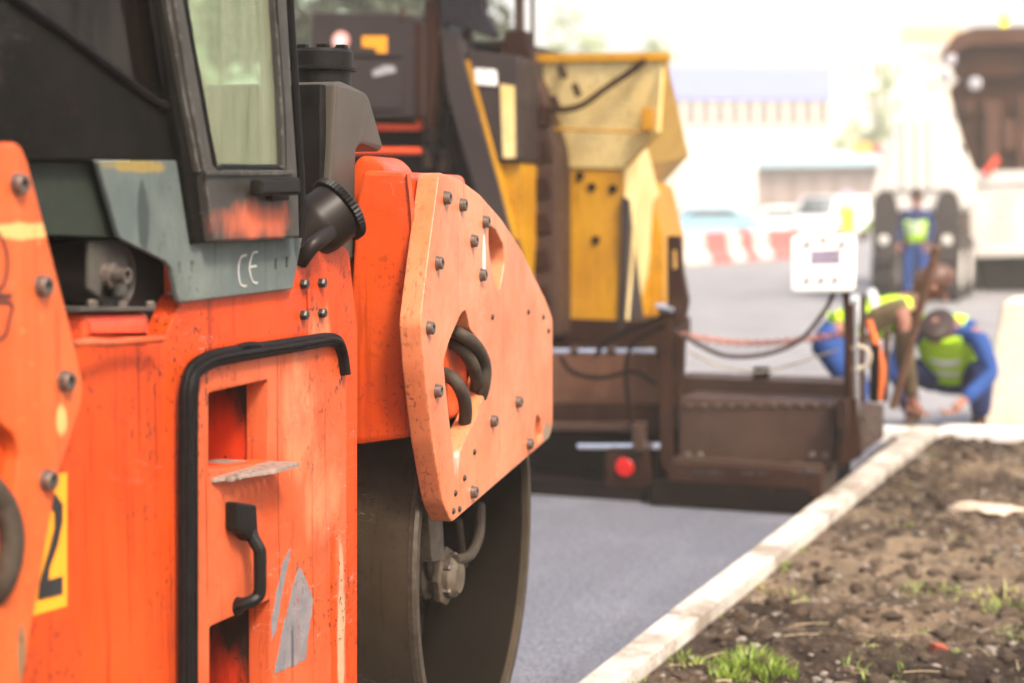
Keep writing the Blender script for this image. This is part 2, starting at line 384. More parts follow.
# ---- service door: thick rubber seal, steps, handle
r1 = [(209, 393), (268, 380), (268, 462), (209, 470)]
r2 = [(210, 627), (270, 600), (270, 725), (210, 745)]
fr_d = dF
def dp(x, y, n=0): return fr_d.P(x, y, n)
door = rp('service_door', slab(fr_d, [(194, 760), (194, 384), (198, 372), (216, 361), (336, 343), (344, 348), (347, 372), (347, 760)], 0.05, r=0.012, bev=0.004, holes=[r1, r2], hr=0.006), m_door)
def dpart(name, me, m, **k):
    return link(name, me, m, door, **k)
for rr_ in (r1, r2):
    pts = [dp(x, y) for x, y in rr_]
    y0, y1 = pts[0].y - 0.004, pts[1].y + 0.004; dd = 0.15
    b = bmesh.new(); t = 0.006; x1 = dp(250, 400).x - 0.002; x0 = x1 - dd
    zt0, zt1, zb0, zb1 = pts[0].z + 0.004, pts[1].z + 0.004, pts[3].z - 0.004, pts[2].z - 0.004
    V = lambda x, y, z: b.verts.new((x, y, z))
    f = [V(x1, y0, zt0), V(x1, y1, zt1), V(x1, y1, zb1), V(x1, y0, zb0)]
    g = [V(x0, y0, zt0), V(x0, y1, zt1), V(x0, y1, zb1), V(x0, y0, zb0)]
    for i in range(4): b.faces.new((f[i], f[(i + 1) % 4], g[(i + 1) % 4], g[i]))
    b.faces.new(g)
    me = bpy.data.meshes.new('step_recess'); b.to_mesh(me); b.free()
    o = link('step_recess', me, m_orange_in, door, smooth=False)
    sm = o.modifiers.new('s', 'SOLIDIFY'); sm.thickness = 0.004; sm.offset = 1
# step treads: perforated plates reaching out of the recess
def tread(ya, yb, z, xo):
    b = bmesh.new(); pr = [(-0.12, ya), (xo * 0.10, ya), (xo, ya + (yb - ya) * 0.62), (xo, yb + 0.02), (-0.12, yb)]
    fr = Fr((fr_d.O.x, 0, z), None, (1, 0, 0)); fr.N = Vector((0, 0, 1)); fr.U = Vector((1, 0, 0)); fr.V = Vector((0, 1, 0))
    uv = round_poly(pr, 0.006)
    holes = []
    for i in range(3):
        for j in range(7):
            cx = -0.05 + i * (xo + 0.03) / 2.4; cy = ya + 0.025 + j * (yb - ya - 0.03) / 7
            holes.append([(cx + 0.009 * math.cos(a) , cy + 0.006 * math.sin(a)) for a in [k * PI / 4 for k in range(8)]])
    return poly_mesh(fr, uv, 0.008, 0.001, holes)
ya, yb = dp(211, 470).y, dp(268, 465).y
dpart('step_tread', tread(ya, yb, dp(211, 474).z - 0.008, 0.062), m_chequer)
dpart('step_tread', tread(ya, yb, dp(211, 728).z, 0.062), m_chequer)
for px_ in ([(299, 566), (304, 573), (311, 590), (313, 603), (308, 640), (306, 659), (290, 667), (274, 674), (279, 650), (283, 628), (288, 608), (294, 582)], [(290, 549), (289, 562), (284, 585), (280, 605), (277, 628), (272, 640), (272, 618), (276, 596), (282, 566)]):
    f2 = fr_d.off(0.0009); uvp = [f2.p(*q) for q in px_]; jag = []
    for i, q in enumerate(uvp):
        q2 = uvp[(i + 1) % len(uvp)]
        for k in range(6):
            t = k / 6; z_ = random.uniform(-1, 1) * 0.0045; jag.append((q[0] + (q2[0] - q[0]) * t + z_, q[1] + (q2[1] - q[1]) * t + z_ * .6))
    dpart('bare_metal_patch', poly_mesh(f2, jag, 0.0008), paint('scraped_grey_metal', (0.15, 0.15, 0.16), (0.24, 0.20, 0.20), 0.55, dirt=(0.30, 0.08, 0.035), dirt_amt=0.8, metal=0.1, scale=14, streak=0.9, grime=0.5))
# handle: block above, bent bar below
hd = bmesh.new()
add_mesh(hd, slab(fr_d, [(238, 502), (257, 505), (259, 536), (252, 542), (244, 534), (238, 531)], 0.028, r=0.006, bev=0.005, off=0.030))
path = [dp(250, 528, 0.014), dp(254, 540, 0.030), dp(259, 549, 0.042), dp(260, 556, 0.044), dp(260, 572, 0.044), dp(260, 588, 0.044), dp(258, 596, 0.041), dp(252, 601, 0.034), dp(243, 604, 0.018), dp(236, 606, 0.0)]
tube(path, 0.0125, 10, hd, flat=1.0)
add_mesh(hd, (lambda b: (lambda me: (b.to_mesh(me), b.free(), me)[2])(bpy.data.meshes.new('t')))(lathe(dp(236, 606, -0.002), (1, 0, 0), [(0.018, 0), (0.018, 0.008), (0.012, 0.012)], 14)))
dpart('door_handle', hd, m_black)
# seal
seal = [dp(187, 760, 0.006), dp(187, 640, 0.006), dp(187, 520, 0.006), dp(187, 420, 0.006), dp(188.5, 388, 0.006), dp(194, 370, 0.006), dp(211, 358, 0.006), dp(235, 353, 0.006), dp(270, 348, 0.006), dp(310, 341.5, 0.006), dp(333, 338, 0.006), dp(342, 341, 0.006), dp(346, 352, 0.004), dp(349, 372, 0.0)]
seal_px = [(191, 760), (191, 640), (191, 520), (191, 420), (192, 389), (198, 371), (214, 360), (240, 354), (272, 349), (310, 343), (331, 339.5), (341, 342), (346, 353), (349, 374)]
def stroke_uv(fr, pts, wf, n=5):
    P = smooth_path([Vector((*fr.p(*q), 0)) for q in pts], n); L, Rr = [], []
    for i, p in enumerate(P):
        t = (P[min(i + 1, len(P) - 1)] - P[max(i - 1, 0)]).normalized(); nn = Vector((-t.y, t.x, 0)) * wf(i / (len(P) - 1)) / 2
        L.append((p + nn)[:2]); Rr.append((p - nn)[:2])
    return L + Rr[::-1]
dpart('rubber_seal', poly_mesh(fr_d.off(0.016), stroke_uv(fr_d.off(0.016), seal_px, lambda t: 0.036 - 0.012 * max(0, (t - 0.4) / 0.6)), 0.018, 0.006), m_rubber)
dpart('seal_lip', tube([fr_d.P(x - 1, y, 0.017) for x, y in seal_px], 0.007, 8, None, 5), m_rubber)
dpart('seal_lip', tube([fr_d.P(x + 5 * (1 if y > 380 else 0.3), y + (0 if y > 380 else 4), 0.015) for x, y in seal_px[:-2]], 0.0045, 8, None, 5), m_rubber)
dpart('rubber_seal', tube([dp(228, 353, 0.004), dp(240, 347, 0.01), dp(255, 345, 0.012), dp(266, 349, 0.004)], 0.007, 8), m_rubber)

# ---- engine mount in the open bay
MX = -W - 0.05
mf = FX(MX)
mc = mf.P(110, 276)
mt = lathe(mc, (1, 0, 0), [(0.02, -0.10), (0.058, -0.10), (0.062, -0.05), (0.066, 0.0), (0.063, 0.012), (0.056, 0.016), (0.050, 0.006), (0.036, 0.004)], 40)
mount = rp('rubber_mount', mt, plain('mount_rubber', (0.035, 0.03, 0.026), 0.5))
link('mount_plate', slab(mf, [(90, 240), (128, 240), (128, 296), (116, 298), (114, 285), (104, 285), (100, 298), (90, 290)], 0.012, off=0.024, r=0.006), plain('mount_metal', (0.085, 0.078, 0.066), 0.5, 0.4), mount)
link('mount_bolt', lathe(mf.P(108, 275, 0.024), (1, 0, 0), [(0.024, 0), (0.022, 0.012), (0.014, 0.014), (0.014, 0.04), (0.009, 0.04), (0.008, 0.02)], 24), m_bolt, mount)
brk = bmesh.new()
add_mesh(brk, slab(mf, [(80, 307), (155, 307), (155, 311), (80, 312)], 0.14, off=0.07, bev=0.002))
link('mount_flange', brk, plain('mount_metal', (0.085, 0.078, 0.066), 0.5, 0.4), mount)
for q in ((92, 305), (122, 306), (150, 306)):
    link('flange_bolt', lathe(mf.P(*q, 0.04), (0, 0, 1), [(0.010, -0.004), (0.010, 0.006), (0.007, 0.009)], 6), m_bolt, mount)
m_brk = paint('bright_orange_bracket', (0.62, 0.035, 0.003), (0.58, 0.09, 0.02), 0.35, dirt=(0.07, 0.03, 0.02), dirt_amt=0.6, scale=8, coat=0.3)
rp('mount_bracket', slab(mf, [(83, 313), (152, 311), (154, 344), (83, 345)], 0.15, off=0.062, r=0.016, bev=0.02), m_brk)
wb = tube([mf.P(72, 344, 0.085), mf.P(90, 342, 0.09), mf.P(110, 343, 0.08), mf.P(130, 341, 0.078), mf.P(162, 339, 0.08)], 0.007, 8, None, 6)
rp('weld_seam', wb, m_door)

# ---- cab
cabz0 = sp(100, 160).z
CFm = SF.off(0.012)   # dark side wall of the cab
tri = [(38, -4), (150, -4), (169, 106)]
cab = rp('cab_side', slab(CFm, [(-330, -170), (10, -170), (140, -170), (150, -60), (175, 60), (190, 160), (-330, 162)], 0.04, bev=0.006, holes=[[(-150, -140), (139, -140), (152, 0), (168, 105), (158, 104), (17, 0), (-150, -118)]], hr=0.02), m_grey)
link('window_seal', tube([CFm.P(x, y, 0.002) for x, y in [(-100, -86), (17, 0), (60, 30), (110, 68), (150, 98), (161, 104), (167, 100), (160, 60), (151, 0), (143, -60)]], 0.009, 8, None, 3), m_rubber, cab)
link('side_window', slab(CFm, [(-152, -142), (141, -142), (154, 0), (170, 107), (157, 106), (15, 0), (-152, -120)], 0.006, off=-0.018, bev=0.001), m_dglass, cab)
# corner pillar between side wall and door
PF = SF.off(0.03)
rp('pillar', slab(PF, [(140, -170), (160, -60), (181, 60), (203, 172), (216, 242), (196, 244), (186, 180), (166, 60), (150, -60), (128, -170)], 0.05, bev=0.006), m_grey)
rp('pillar', slab(SF.off(0.042), [(142, -170), (166, -30), (172, 0), (186, 80), (204, 172), (199, 172), (181, 80), (167, 0), (136, -170)], 0.03, bev=0.003), m_grey2)
DF = SF.off(0.05)
cdoor = rp('cab_door', slab(DF, [(150, -170), (172, -20), (189, 90), (205, 170), (214, 242), (300, 238), (299, 190), (292, 90), (286, -20), (278, -170)], 0.045, bev=0.005, r=0.004,
      holes=[[(167, -150), (184, 0), (200, 90), (214, 167), (284, 168), (281, 90), (275, 0), (268, -150)]], hr=0.008), m_grey2)
link('door_window', slab(DF, [(165, -152), (182, 0), (198, 90), (212, 169), (286, 170), (283, 90), (277, 0), (270, -152)], 0.006, off=-0.015, bev=0.001), m_wglass, cdoor)
link('window_seal', tube([DF.P(x, y, -0.006) for x, y in [(168, -150), (184, 0), (200, 90), (214, 166), (222, 167.5), (276, 168), (283.5, 164), (280.5, 90), (274, 0), (267, -150)]], 0.007, 8, None, 2), m_rubber, cdoor)
link('sill_trim', slab(DF, [(206, 171), (294, 170), (294, 175), (207, 176)], 0.008, off=0.006, bev=0.002), m_grey2, cdoor)
hb = bmesh.new()
add_mesh(hb, slab(DF, [(262, 179), (301, 177), (302, 195), (262, 196)], 0.028, r=0.006, bev=0.007, off=0.040))
add_mesh(hb, slab(DF, [(272, 182), (290, 182), (290, 200), (272, 201)], 0.02, r=0.004, bev=0.003, off=0.014))
link('door_handle', hb, m_black, cdoor)
link('door_gasket', tube([DF.P(x, y, -0.012) for x, y in [(168, -20), (186, 90), (203, 172), (211, 238)]], 0.008, 8), m_rubber, cdoor)
link('door_gasket', tube([DF.P(x, y, -0.012) for x, y in [(289, -20), (295.5, 90), (301.5, 190), (302, 238)]], 0.008, 8), m_rubber, cdoor)
# skirt: pressed blue grey sheet below the cab
sk = bmesh.new()
add_mesh(sk, slab(SF.off(0.016), [(98, 161), (196, 160), (208, 238), (303, 236), (293, 289), (179, 303), (172, 268), (165, 261), (120, 238)], 0.012, r=0.006, bev=0.003,
     holes=[[(179, 263), (181, 263), (181, 273), (179, 273)], [(191.5, 262), (193.5, 262), (193.5, 272), (191.5, 272)], [(275, 259), (277, 259), (277, 269), (275, 269)], [(286, 257), (288, 257), (288, 267), (286, 267)]]))
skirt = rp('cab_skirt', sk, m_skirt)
rp('cab_skirt', slab(SF.off(-0.012), [(-330, 161), (103, 161), (124, 238), (40, 235), (-330, 232)], 0.012, bev=0.003), m_skirt_shade)

# cab box: far wall, roof, floor, rear wall, seat
cy0, cy1 = CFm.P(-325, 0).y, DF.P(284, 0).y
bx0 = -W - 1.60
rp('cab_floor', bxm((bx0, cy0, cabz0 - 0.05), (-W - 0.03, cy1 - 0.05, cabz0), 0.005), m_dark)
rp('cab_roof', bxm((bx0 - 0.05, cy0 - 0.1, 2.95), (-W + 0.1, cy1 - 0.02, 3.1), 0.03), m_grey2)
far = Fr((bx0, 0, 0), None, (1, 0, 0))
uz = lambda y, z: (y, z)
fw_ = rp('far_cab_side', poly_mesh(far, [uz(cy0, cabz0), uz(cy1 - 0.03, cabz0), uz(cy1 - 0.08, 2.95), uz(cy0, 2.95)], 0.04, 0.004, [[uz(cy0 + 0.08, cabz0 + 0.1), uz(cy1 - 0.12, cabz0 + 0.1), uz(cy1 - 0.16, 2.88), uz(cy0 + 0.08, 2.88)]]), m_grey)
link('window_bar', bxm((bx0 - 0.02, 2.25, cabz0 + 0.09), (bx0, 2.30, 2.9)), m_grey, fw_)
link('far_window', poly_mesh(far, [uz(cy0 + 0.06, cabz0 + 0.08), uz(cy1 - 0.10, cabz0 + 0.08), uz(cy1 - 0.14, 2.90), uz(cy0 + 0.06, 2.90)], 0.005, 0.0, off=-0.02), glass('clear_far_glass', (0.8, 0.9, 0.84), 0.05, 0.05, 0.05), fw_)
rp('rear_post', bxm((bx0, cy1 - 0.10, cabz0), (bx0 + 0.08, cy1 - 0.04, 2.95), 0.006), m_grey)
rp('front_window', bxm((bx0 + 0.08, cy1 - 0.075, cabz0 + 0.02), (-W - 0.05, cy1 - 0.068, 2.94)), glass('clear_far_glass', (0.8, 0.9, 0.84), 0.05, 0.05, 0.05))
seat = bmesh.new()
bxm((-W - 1.1, 1.55, cabz0 + 0.3), (-W - 0.6, 2.0, cabz0 + 0.44), 0.04, seat); bxm((-W - 1.1, 1.48, cabz0 + 0.4), (-W - 0.6, 1.60, cabz0 + 1.05), 0.04, seat)
bxm((-W - 0.95, 1.65, cabz0), (-W - 0.75, 1.9, cabz0 + 0.3), 0.0, seat)
rp('driver_seat', seat, m_dark)

# ---- rear hood of black plastic with round cap
HF = FX(-W - 0.16)
def hp(x, y, n=0): return HF.P(x, y, n)
hood = rp('hood', slab(HF, [(336, 82), (344, 81), (367, 92), (371, 100), (384, 146), (382, 152), (362, 144), (357, 150), (356, 262), (326, 262)], 0.55, r=0.012, bev=0.012), plain('hood_plastic', (0.060, 0.050, 0.041), 0.4, spec=0.22, var=0.15, scale=6))
yh = hp(330, 150).y - 0.01
link('vent_shade_panel', bxm((-W - 0.70, yh - 0.004, hp(330, 160).z - 0.25), (-W - 0.178, yh + 0.03, hp(330, 84).z), 0.006), m_black, hood)  # black panel spread over the hood's whole rear face as painted shade
cc = HF.P(322, 81, -0.13)
capb = lathe(cc, (0, 0, 1), [(0.072, -0.03), (0.072, 0.022), (0.084, 0.024), (0.085, 0.030), (0.078, 0.033), (0.078, 0.068), (0.072, 0.076), (0.03, 0.078)], 48)
cap = rp('tank_cap', capb, m_black)
for a in range(0, 360, 60):
    q = cc + Vector((math.cos(R(a)) * 0.055, math.sin(R(a)) * 0.055, 0.081)); link('cap_lug', bxm(q - Vector((0.013, 0.010, 0.006)), q + Vector((0.013, 0.010, 0.006)), 0.003), m_black, cap)
# filler pipe with ribbed cap
A0 = sp(302, 246, -0.10); A1 = sp(345, 200, -0.02)
ax = rt * 0.62 + Vector((0, 0, 0.50)) + fh * 0.42
ax.normalize()
tip = sp(346, 204, 0.02)
fc = lathe(tip - ax * 0.15, ax, [(0.040, 0), (0.046, 0.02), (0.062, 0.05), (0.066, 0.065), (0.066, 0.130), (0.05, 0.135)], 48)
fil = rp('filler_pipe', fc, plain('filler_plastic', (0.013, 0.0085, 0.0065), 0.42, spec=0.2, var=0.3, scale=12))
link('filler_cap', lathe(tip - ax * 0.03, ax, [(0.068, 0), (0.073, 0.003), (0.073, 0.018), (0.066, 0.024), (0.03, 0.026)], 96, rib=0.045), m_black, fil)
link('overflow_tube', tube([sp(300, 262, 0.0), sp(312, 246, 0.03), sp(330, 232, 0.04)], 0.017, 12), plain('filler_plastic', (0.022, 0.016, 0.013)), fil)

# ---- drum yoke: thick plate, arm box, hoses, motor
def round_hole(fr, c, rx, ry, n=14):
    return [(c[0] + rx * math.cos(2 * PI * k / n), c[1] + ry * math.sin(2 * PI * k / n)) for k in range(n)]
YD = R(6.5)
Yo = depth_at(430, 174, 3.98)
YF = Fr((Yo.x, Yo.y, 0), None, (math.cos(YD), math.sin(YD), 0))
m_plate = paint('orange_yoke_paint', (0.56, 0.135, 0.048), (0.62, 0.235, 0.115), 0.36, dirt=(0.20, 0.06, 0.03), dirt_amt=0.3, streak=0.18, coat=0.2, origin=RO, grime=0.55, wear=1.0,
    patches=[(YF.P(457, 440), (0.05, 0.05, 0.10), (0.60, 0.42, 0.32), 0.3), (YF.P(547, 432), (0.06, 0.06, 0.04), (0.25, 0.17, 0.11), 0.2), (YF.P(484, 255), (0.05, 0.015, 0.06), (0.82, 0.7, 0.62), 0.1)])
plate_px = [(440, 172), (460, 179), (480, 194), (502, 219), (522, 250), (546, 299), (553, 318), (553, 425), (550, 438), (452, 523), (443, 503), (432, 440), (424, 368), (421, 322), (426, 280), (432, 232)]
eye = [(466, 310), (470, 329), (482, 345), (488, 359), (489, 372), (485, 390), (477, 416), (469, 431), (456, 460), (452, 439), (446, 385), (444, 361), (450, 341), (455, 329), (461, 315)]
tear = [(489, 225), (496, 230), (504, 246), (505, 262), (501, 288), (497, 290), (492, 268), (489, 245)]
low = [(537, 414), (541, 420), (542, 436), (538, 444), (535, 430)]
yoke = rp('drum_yoke', slab(YF, plate_px, 0.055, r=0.02, bev=0.006, holes=[eye, tear, low], hr=0.015), m_plate)
def yp_(x, y, n=0): return YF.P(x, y, n)
def bolt_at(fr, x, y, r, parent, m, name='bolt', h=0.013):
    c = fr.P(x, y)
    return link(name, lathe(c, fr.N, [(r * 1.15, -0.002), (r * 1.15, 0.002), (r, 0.0025), (r, h), (r * 0.85, h + 0.002), (r * 0.55, h + 0.002), (r * 0.5, h * 0.4)], 20), m, parent)
for q in ((461, 205), (445, 198), (484, 222), (472, 241), (437, 263), (481, 275), (428, 328), (436, 391), (492, 421), (517, 402), (472, 492), (528, 444)):
    bolt_at(YF, q[0], q[1], 0.0155, yoke, m_bolt)
for q in ((543, 317), (548, 331), (492, 317), (528, 312), (474, 452), (464, 478), (455, 493), (459, 509), (453, 511)):
    bolt_at(YF, q[0], q[1], 0.007, yoke, m_bolt_d, 'small_bolt', 0.003)
# arm box between body and plate, square to the plate
AF = Fr(YF.w(YF.p(432, 300)[0] + 0.02, 0), None, -YF.U)
arm = slab(AF, [(349, 320), (356, 200), (362, 172), (368, 170), (407, 172), (416, 240), (409, 320), (412, 438), (352, 446), (349, 420)], 0.50, r=0.02, bev=0.012)
m_arm = paint('orange_arm_paint', (0.52, 0.045, 0.003), (0.56, 0.08, 0.010), 0.40, dirt=(0.30, 0.04, 0.01), dirt_amt=0.4, streak=0.3, coat=0.2, grime=0.7, wear=0.8)
link('yoke_arm', arm, m_arm, yoke)
link('yoke_arm', slab(AF.off(-0.06), [(340, 440), (346, 250), (352, 166), (360, 155), (376, 157), (389, 170), (384, 440)], 0.2, r=0.02, bev=0.01), m_arm, yoke)
link('weld_seam', tube([AF.P(408, 174, 0.002), AF.P(413, 240, 0.002), AF.P(406, 320, 0.002), AF.P(409, 430, 0.002)], 0.006, 6), m_arm, yoke)
# hoses looping out through the eye
for k, pth in enumerate(([(444, 326, -.12), (458, 333, -.03), (474, 344, .0), (484, 362, .005), (484, 384, .0), (477, 405, -.03), (462, 436, -.12)],
            [(440, 338, -.12), (454, 344, -.05), (467, 355, -.02), (475, 372, -.01), (476, 392, -.03), (466, 425, -.10), (447, 450, -.18)],
            [(434, 370, -.12), (447, 375, -.05), (458, 385, -.015), (465, 403, -.01), (464, 426, -.03), (454, 452, -.10)])):
    link('hose', tube([yp_(*q) for q in pth], 0.0175, 12), m_hose, yoke)
link('eye_shade_backing', slab(YF.off(-0.13), [(434, 320), (505, 300), (500, 450), (446, 470)], 0.01), m_drumin, yoke)  # dark sheet added behind the eye to paint the shade inside it
# tread drum
DR = 0.66
DC = YF.w(YF.p(471, 300)[0], 0, -0.075); 
# centre in plan from the two visible rim edges
aL = YF.off(-0.075); uL = aL.p(415, 560)[0]; uR = aL.p(531, 560)[0]
print('drum u extent', uL, uR, 'R->', (uR - uL) / 2)
DR = (uR - uL) / 2; ucx = uR - DR
DC = aL.w(ucx, DR)
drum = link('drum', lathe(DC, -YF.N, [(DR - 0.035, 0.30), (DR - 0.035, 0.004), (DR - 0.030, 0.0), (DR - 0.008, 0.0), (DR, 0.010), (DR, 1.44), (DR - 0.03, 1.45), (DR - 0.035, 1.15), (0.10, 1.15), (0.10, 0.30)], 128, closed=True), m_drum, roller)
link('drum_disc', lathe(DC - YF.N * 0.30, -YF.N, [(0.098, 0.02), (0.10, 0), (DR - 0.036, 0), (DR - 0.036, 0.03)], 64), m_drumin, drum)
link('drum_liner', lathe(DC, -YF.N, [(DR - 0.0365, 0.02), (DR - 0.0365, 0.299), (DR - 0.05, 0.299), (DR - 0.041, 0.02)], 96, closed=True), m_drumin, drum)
link('drum_rim', lathe(DC, -YF.N, [(DR - 0.030, -0.001), (DR - 0.006, -0.001), (DR + 0.0008, 0.008), (DR + 0.0008, 0.020), (DR - 0.01, 0.020)], 128, closed=True), m_rim, drum)
# wheel motor hanging in the drum end
mo = YF.off(-0.13)
mcen = mo.P(450, 576)
motor = link('drum_motor', lathe(mcen - YF.N * 0.26, YF.N, [(0.045, 0), (0.05, 0.08), (0.068, 0.10), (0.068, 0.20), (0.058, 0.21), (0.060, 0.27), (0.045, 0.29), (0.02, 0.295)], 20), m_motor, yoke)
link('motor_flange', lathe(mcen + YF.N * 0.0 - YF.N * 0.03, YF.N, [(0.078, 0), (0.082, 0.006), (0.082, 0.02), (0.075, 0.026)], 8), m_motor, motor)
for k in range(5):
    a = k * 2 * PI / 5; q = mcen + YF.U * (0.055 * math.cos(a)) + Vector((0, 0, 0.055 * math.sin(a)))
    link('motor_bolt', lathe(q, YF.N, [(0.012, -0.01), (0.012, 0.012), (0.008, 0.016)], 6), m_bolt, motor)
link('hose', tube([mo.P(430, 520, -.1), mo.P(432, 545, -.06), mo.P(430, 570, -.04), mo.P(437, 592, -.04)], 0.015, 10), m_hose, yoke)
link('hose', tube([mo.P(480, 505, .0), mo.P(479, 535, .02), mo.P(470, 555, .03), mo.P(455, 560, 0.02)], 0.015, 10), m_hose, yoke)
link('hose', tube([mo.P(458, 520, -.03), mo.P(461, 545, -.03), mo.P(464, 566, -.03)], 0.012, 10), m_hose, yoke)
link('yoke_bracket', slab(YF.off(-0.10), [(436, 300), (440, 460), (445, 560), (432, 562), (424, 460), (420, 300)], 0.04, bev=0.004), m_motor, yoke)
# far half of the yoke and its inner beam so the drum is carried on both sides
yk2 = poly_mesh(YF.off(-1.62), [YF.p(*q) for q in plate_px], 0.055, 0.006)
link('far_yoke_plate', yk2, m_plate, yoke)
link('cross_beam', slab(AF.off(-0.30), [(395, 200), (395, 300), (-60, 330), (-60, 200)], 0.25, bev=0.02), m_arm, yoke)

# ---- near yoke at the left edge, its hose and writing
NFr = SF.off(0.055)
np_px = [(-230, 190), (-140, 146), (10, 142), (20, 143), (28, 160), (72, 330), (84, 385), (82, 405), (58, 480), (20, 700), (-60, 760), (-230, 600)]
nyoke = rp('drum_yoke', slab(NFr, np_px, 0.055, r=0.012, bev=0.006, holes=[[(-40, 400), (-6, 418), (15, 436), (20, 455), (14, 500), (-5, 570), (-40, 590)]], hr=0.012), paint('orange_near_yoke_paint', (0.52, 0.065, 0.008), (0.56, 0.10, 0.022), 0.42, dirt=(0.42, 0.25, 0.08), dirt_amt=0.35, streak=0.2, coat=0.2, origin=RO, grime=0.6, wear=0.9,
        patches=[(NFr.P(28, 231), (0.05, 0.12, 0.014), (0.80, 0.36, 0.12), 0.2), (NFr.P(62, 420), (0.05, 0.018, 0.035), (0.60, 0.36, 0.12), 0.25), (NFr.P(22, 655), (0.05, 0.012, 0.06), (0.2, 0.12, 0.06), 0.2)]))
for q in ((17, 184), (41, 286), (64, 381), (46, 480)):
    bolt_at(NFr, q[0], q[1], 0.0150, nyoke, m_bolt)
link('hose', tube([NFr.P(*q) for q in [(-40, 455, -.08), (-18, 478, 0.0), (4, 505, .015), (12, 540, .02), (4, 580, .01), (-20, 612, -.04)]], 0.019, 14), m_hose, nyoke)
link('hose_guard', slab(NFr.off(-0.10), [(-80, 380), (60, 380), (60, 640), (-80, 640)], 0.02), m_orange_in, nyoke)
def stroke(fr, pts, w, n=6):
    P = [Vector((*fr.p(*q), 0)) for q in pts]; P = [Vector((q.x, q.y, 0)) for q in smooth_path(P, n)]
    L, Rr = [], []
    for i, p in enumerate(P):
        t = (P[min(i + 1, len(P) - 1)] - P[max(i - 1, 0)]).normalized(); nn = Vector((-t.y, t.x, 0)) * w / 2
        L.append((p + nn)[:2]); Rr.append((p - nn)[:2])
    return poly_mesh(fr.off(0.0018), L + Rr[::-1], 0.0012)
for st, w_ in (([(-30, 236), (-8, 230), (3, 242), (7, 262), (4, 282), (-6, 292), (-30, 290)], 0.005), ([(-30, 296), (11, 296)], 0.0065), ([(-30, 304), (9, 303), (9, 318), (2, 338), (-30, 345)], 0.005)):
    link('lettering', stroke(NFr, st, w_), m_ink, nyoke)
for st in ([(246, 255), (240, 258), (238, 270), (240, 284), (246, 286)], [(257, 252), (252, 254), (249, 268), (252, 281), (257, 283)], [(249, 267), (256, 266)]):
    link('ce_mark', stroke(SF.off(0.0155), st, 0.0045), plain('faded_white_print', (0.34, 0.34, 0.32), 0.6, bmp=0), skirt)
# guard plate with the number sticker
GF = SF.off(0.028)
gp = rp('guard_plate', slab(GF, [(-60, 440), (62, 438), (70, 470), (83, 515), (83, 760), (-60, 760)], 0.03, bev=0.004, r=0.004), m_body)
stk = link('number_sticker', slab(GF, [(10, 478), (67, 473), (67, 606), (10, 622)], 0.0012, bev=0, off=0.0014), m_yel, gp)
two = [(24, 530), (24, 512), (32, 498), (45, 492), (56, 494), (63, 504), (63, 522), (58, 545), (50, 568), (49, 580), (63, 576), (63, 594), (38, 600), (40, 582), (50, 548), (55, 528), (55, 512), (48, 506), (38, 512), (33, 530)]
link('number', slab(GF, two, 0.001, bev=0, off=0.0036), m_ink, stk)
ndc = Vector((-W - 0.03, GF.P(10, 500).y - 0.75, DR))
drum2 = link('drum', lathe(ndc, (-1, 0, 0), [(DR - 0.035, 0.30), (DR - 0.035, 0.004), (DR - 0.008, 0.0), (DR, 0.010), (DR, 1.44), (DR - 0.03, 1.45), (DR - 0.035, 1.15), (0.10, 1.15), (0.10, 0.30)], 96, closed=True), m_drum, roller)
link('drum_disc', lathe(ndc - Vector((0.30, 0, 0)), (-1, 0, 0), [(0.05, 0), (DR - 0.036, 0), (DR - 0.036, 0.03)], 64), m_drumin, drum2)
# ------------------------------------------------------------------ ground, road, kerb, soil bed
KX0 = on_z(575, 683, 0.10).x; KX1 = KX0 + 0.148
YC = on_z(950, 430, 0.10).y           # near edge of the kerb across
_a, _b = on_z(575, 683, 0.10), on_z(905, 431, 0.10); _c, _d = on_z(711, 608, 0.10), on_z(934, 431, 0.10)
def XL(y): return _a.x + (_b.x - _a.x) * (y - _a.y) / (_b.y - _a.y)
def XR(y): return _c.x + (_d.x - _c.x) * (y - _c.y) / (_d.y - _c.y)
def quad_mesh(x0, y0, x1, y1, z):
    b = bmesh.new(); b.faces.new([b.verts.new(p) for p in ((x0, y0, z), (x1, y0, z), (x1, y1, z), (x0, y1, z))]); return b
def ground_mat(name, c1, c2, c3, s1, s2, rough, bs):
    m, nt, b = base_mat(name)
    n1 = noise_(nt, s1, 6); n2 = noise_(nt, s2, 4, loc=(3, 3, 0)); n3 = noise_(nt, 0.25, 4, (1, 0.5, 1))
    c = mixc(nt, maprange(nt, n1, 0.35, 0.65), c1, c2)
    c = mixc(nt, maprange(nt, n2, 0.45, 0.7, 0, 0.7), c, c3)
    c = mixc(nt, maprange(nt, n3, 0.4, 0.65, 0, 0.35), c, c1)
    if name == 'fresh_asphalt':
        c = mixc(nt, maprange(nt, noise_(nt, 3.2, 3, (1, 0.06, 1), 0.6, (2, 2, 2)), 0.42, 0.62, 0, 0.30), c, c1)
        c = mixc(nt, maprange(nt, noise_(nt, 2.0, 5, (1, 1, 1), 0.7, (6, 2, 2)), 0.50, 0.66, 0, 0.30), c, (0.20, 0.20, 0.22))
    nt.links.new(c, b.inputs['Base Color']); b.inputs['Roughness'].default_value = rough
    bump(nt, b, n2, bs, 0.01); return m
m_ground = ground_mat('dusty_ground', (0.13, 0.12, 0.115), (0.17, 0.16, 0.155), (0.22, 0.21, 0.20), 0.6, 30, 0.85, 0.3)
struct(link('ground', quad_mesh(-260, -60, 260, 330, -0.004), m_ground))
m_asph = ground_mat('fresh_asphalt', (0.045, 0.047, 0.058), (0.13, 0.134, 0.158), (0.34, 0.345, 0.40), 34, 75, 0.6, 0.35)
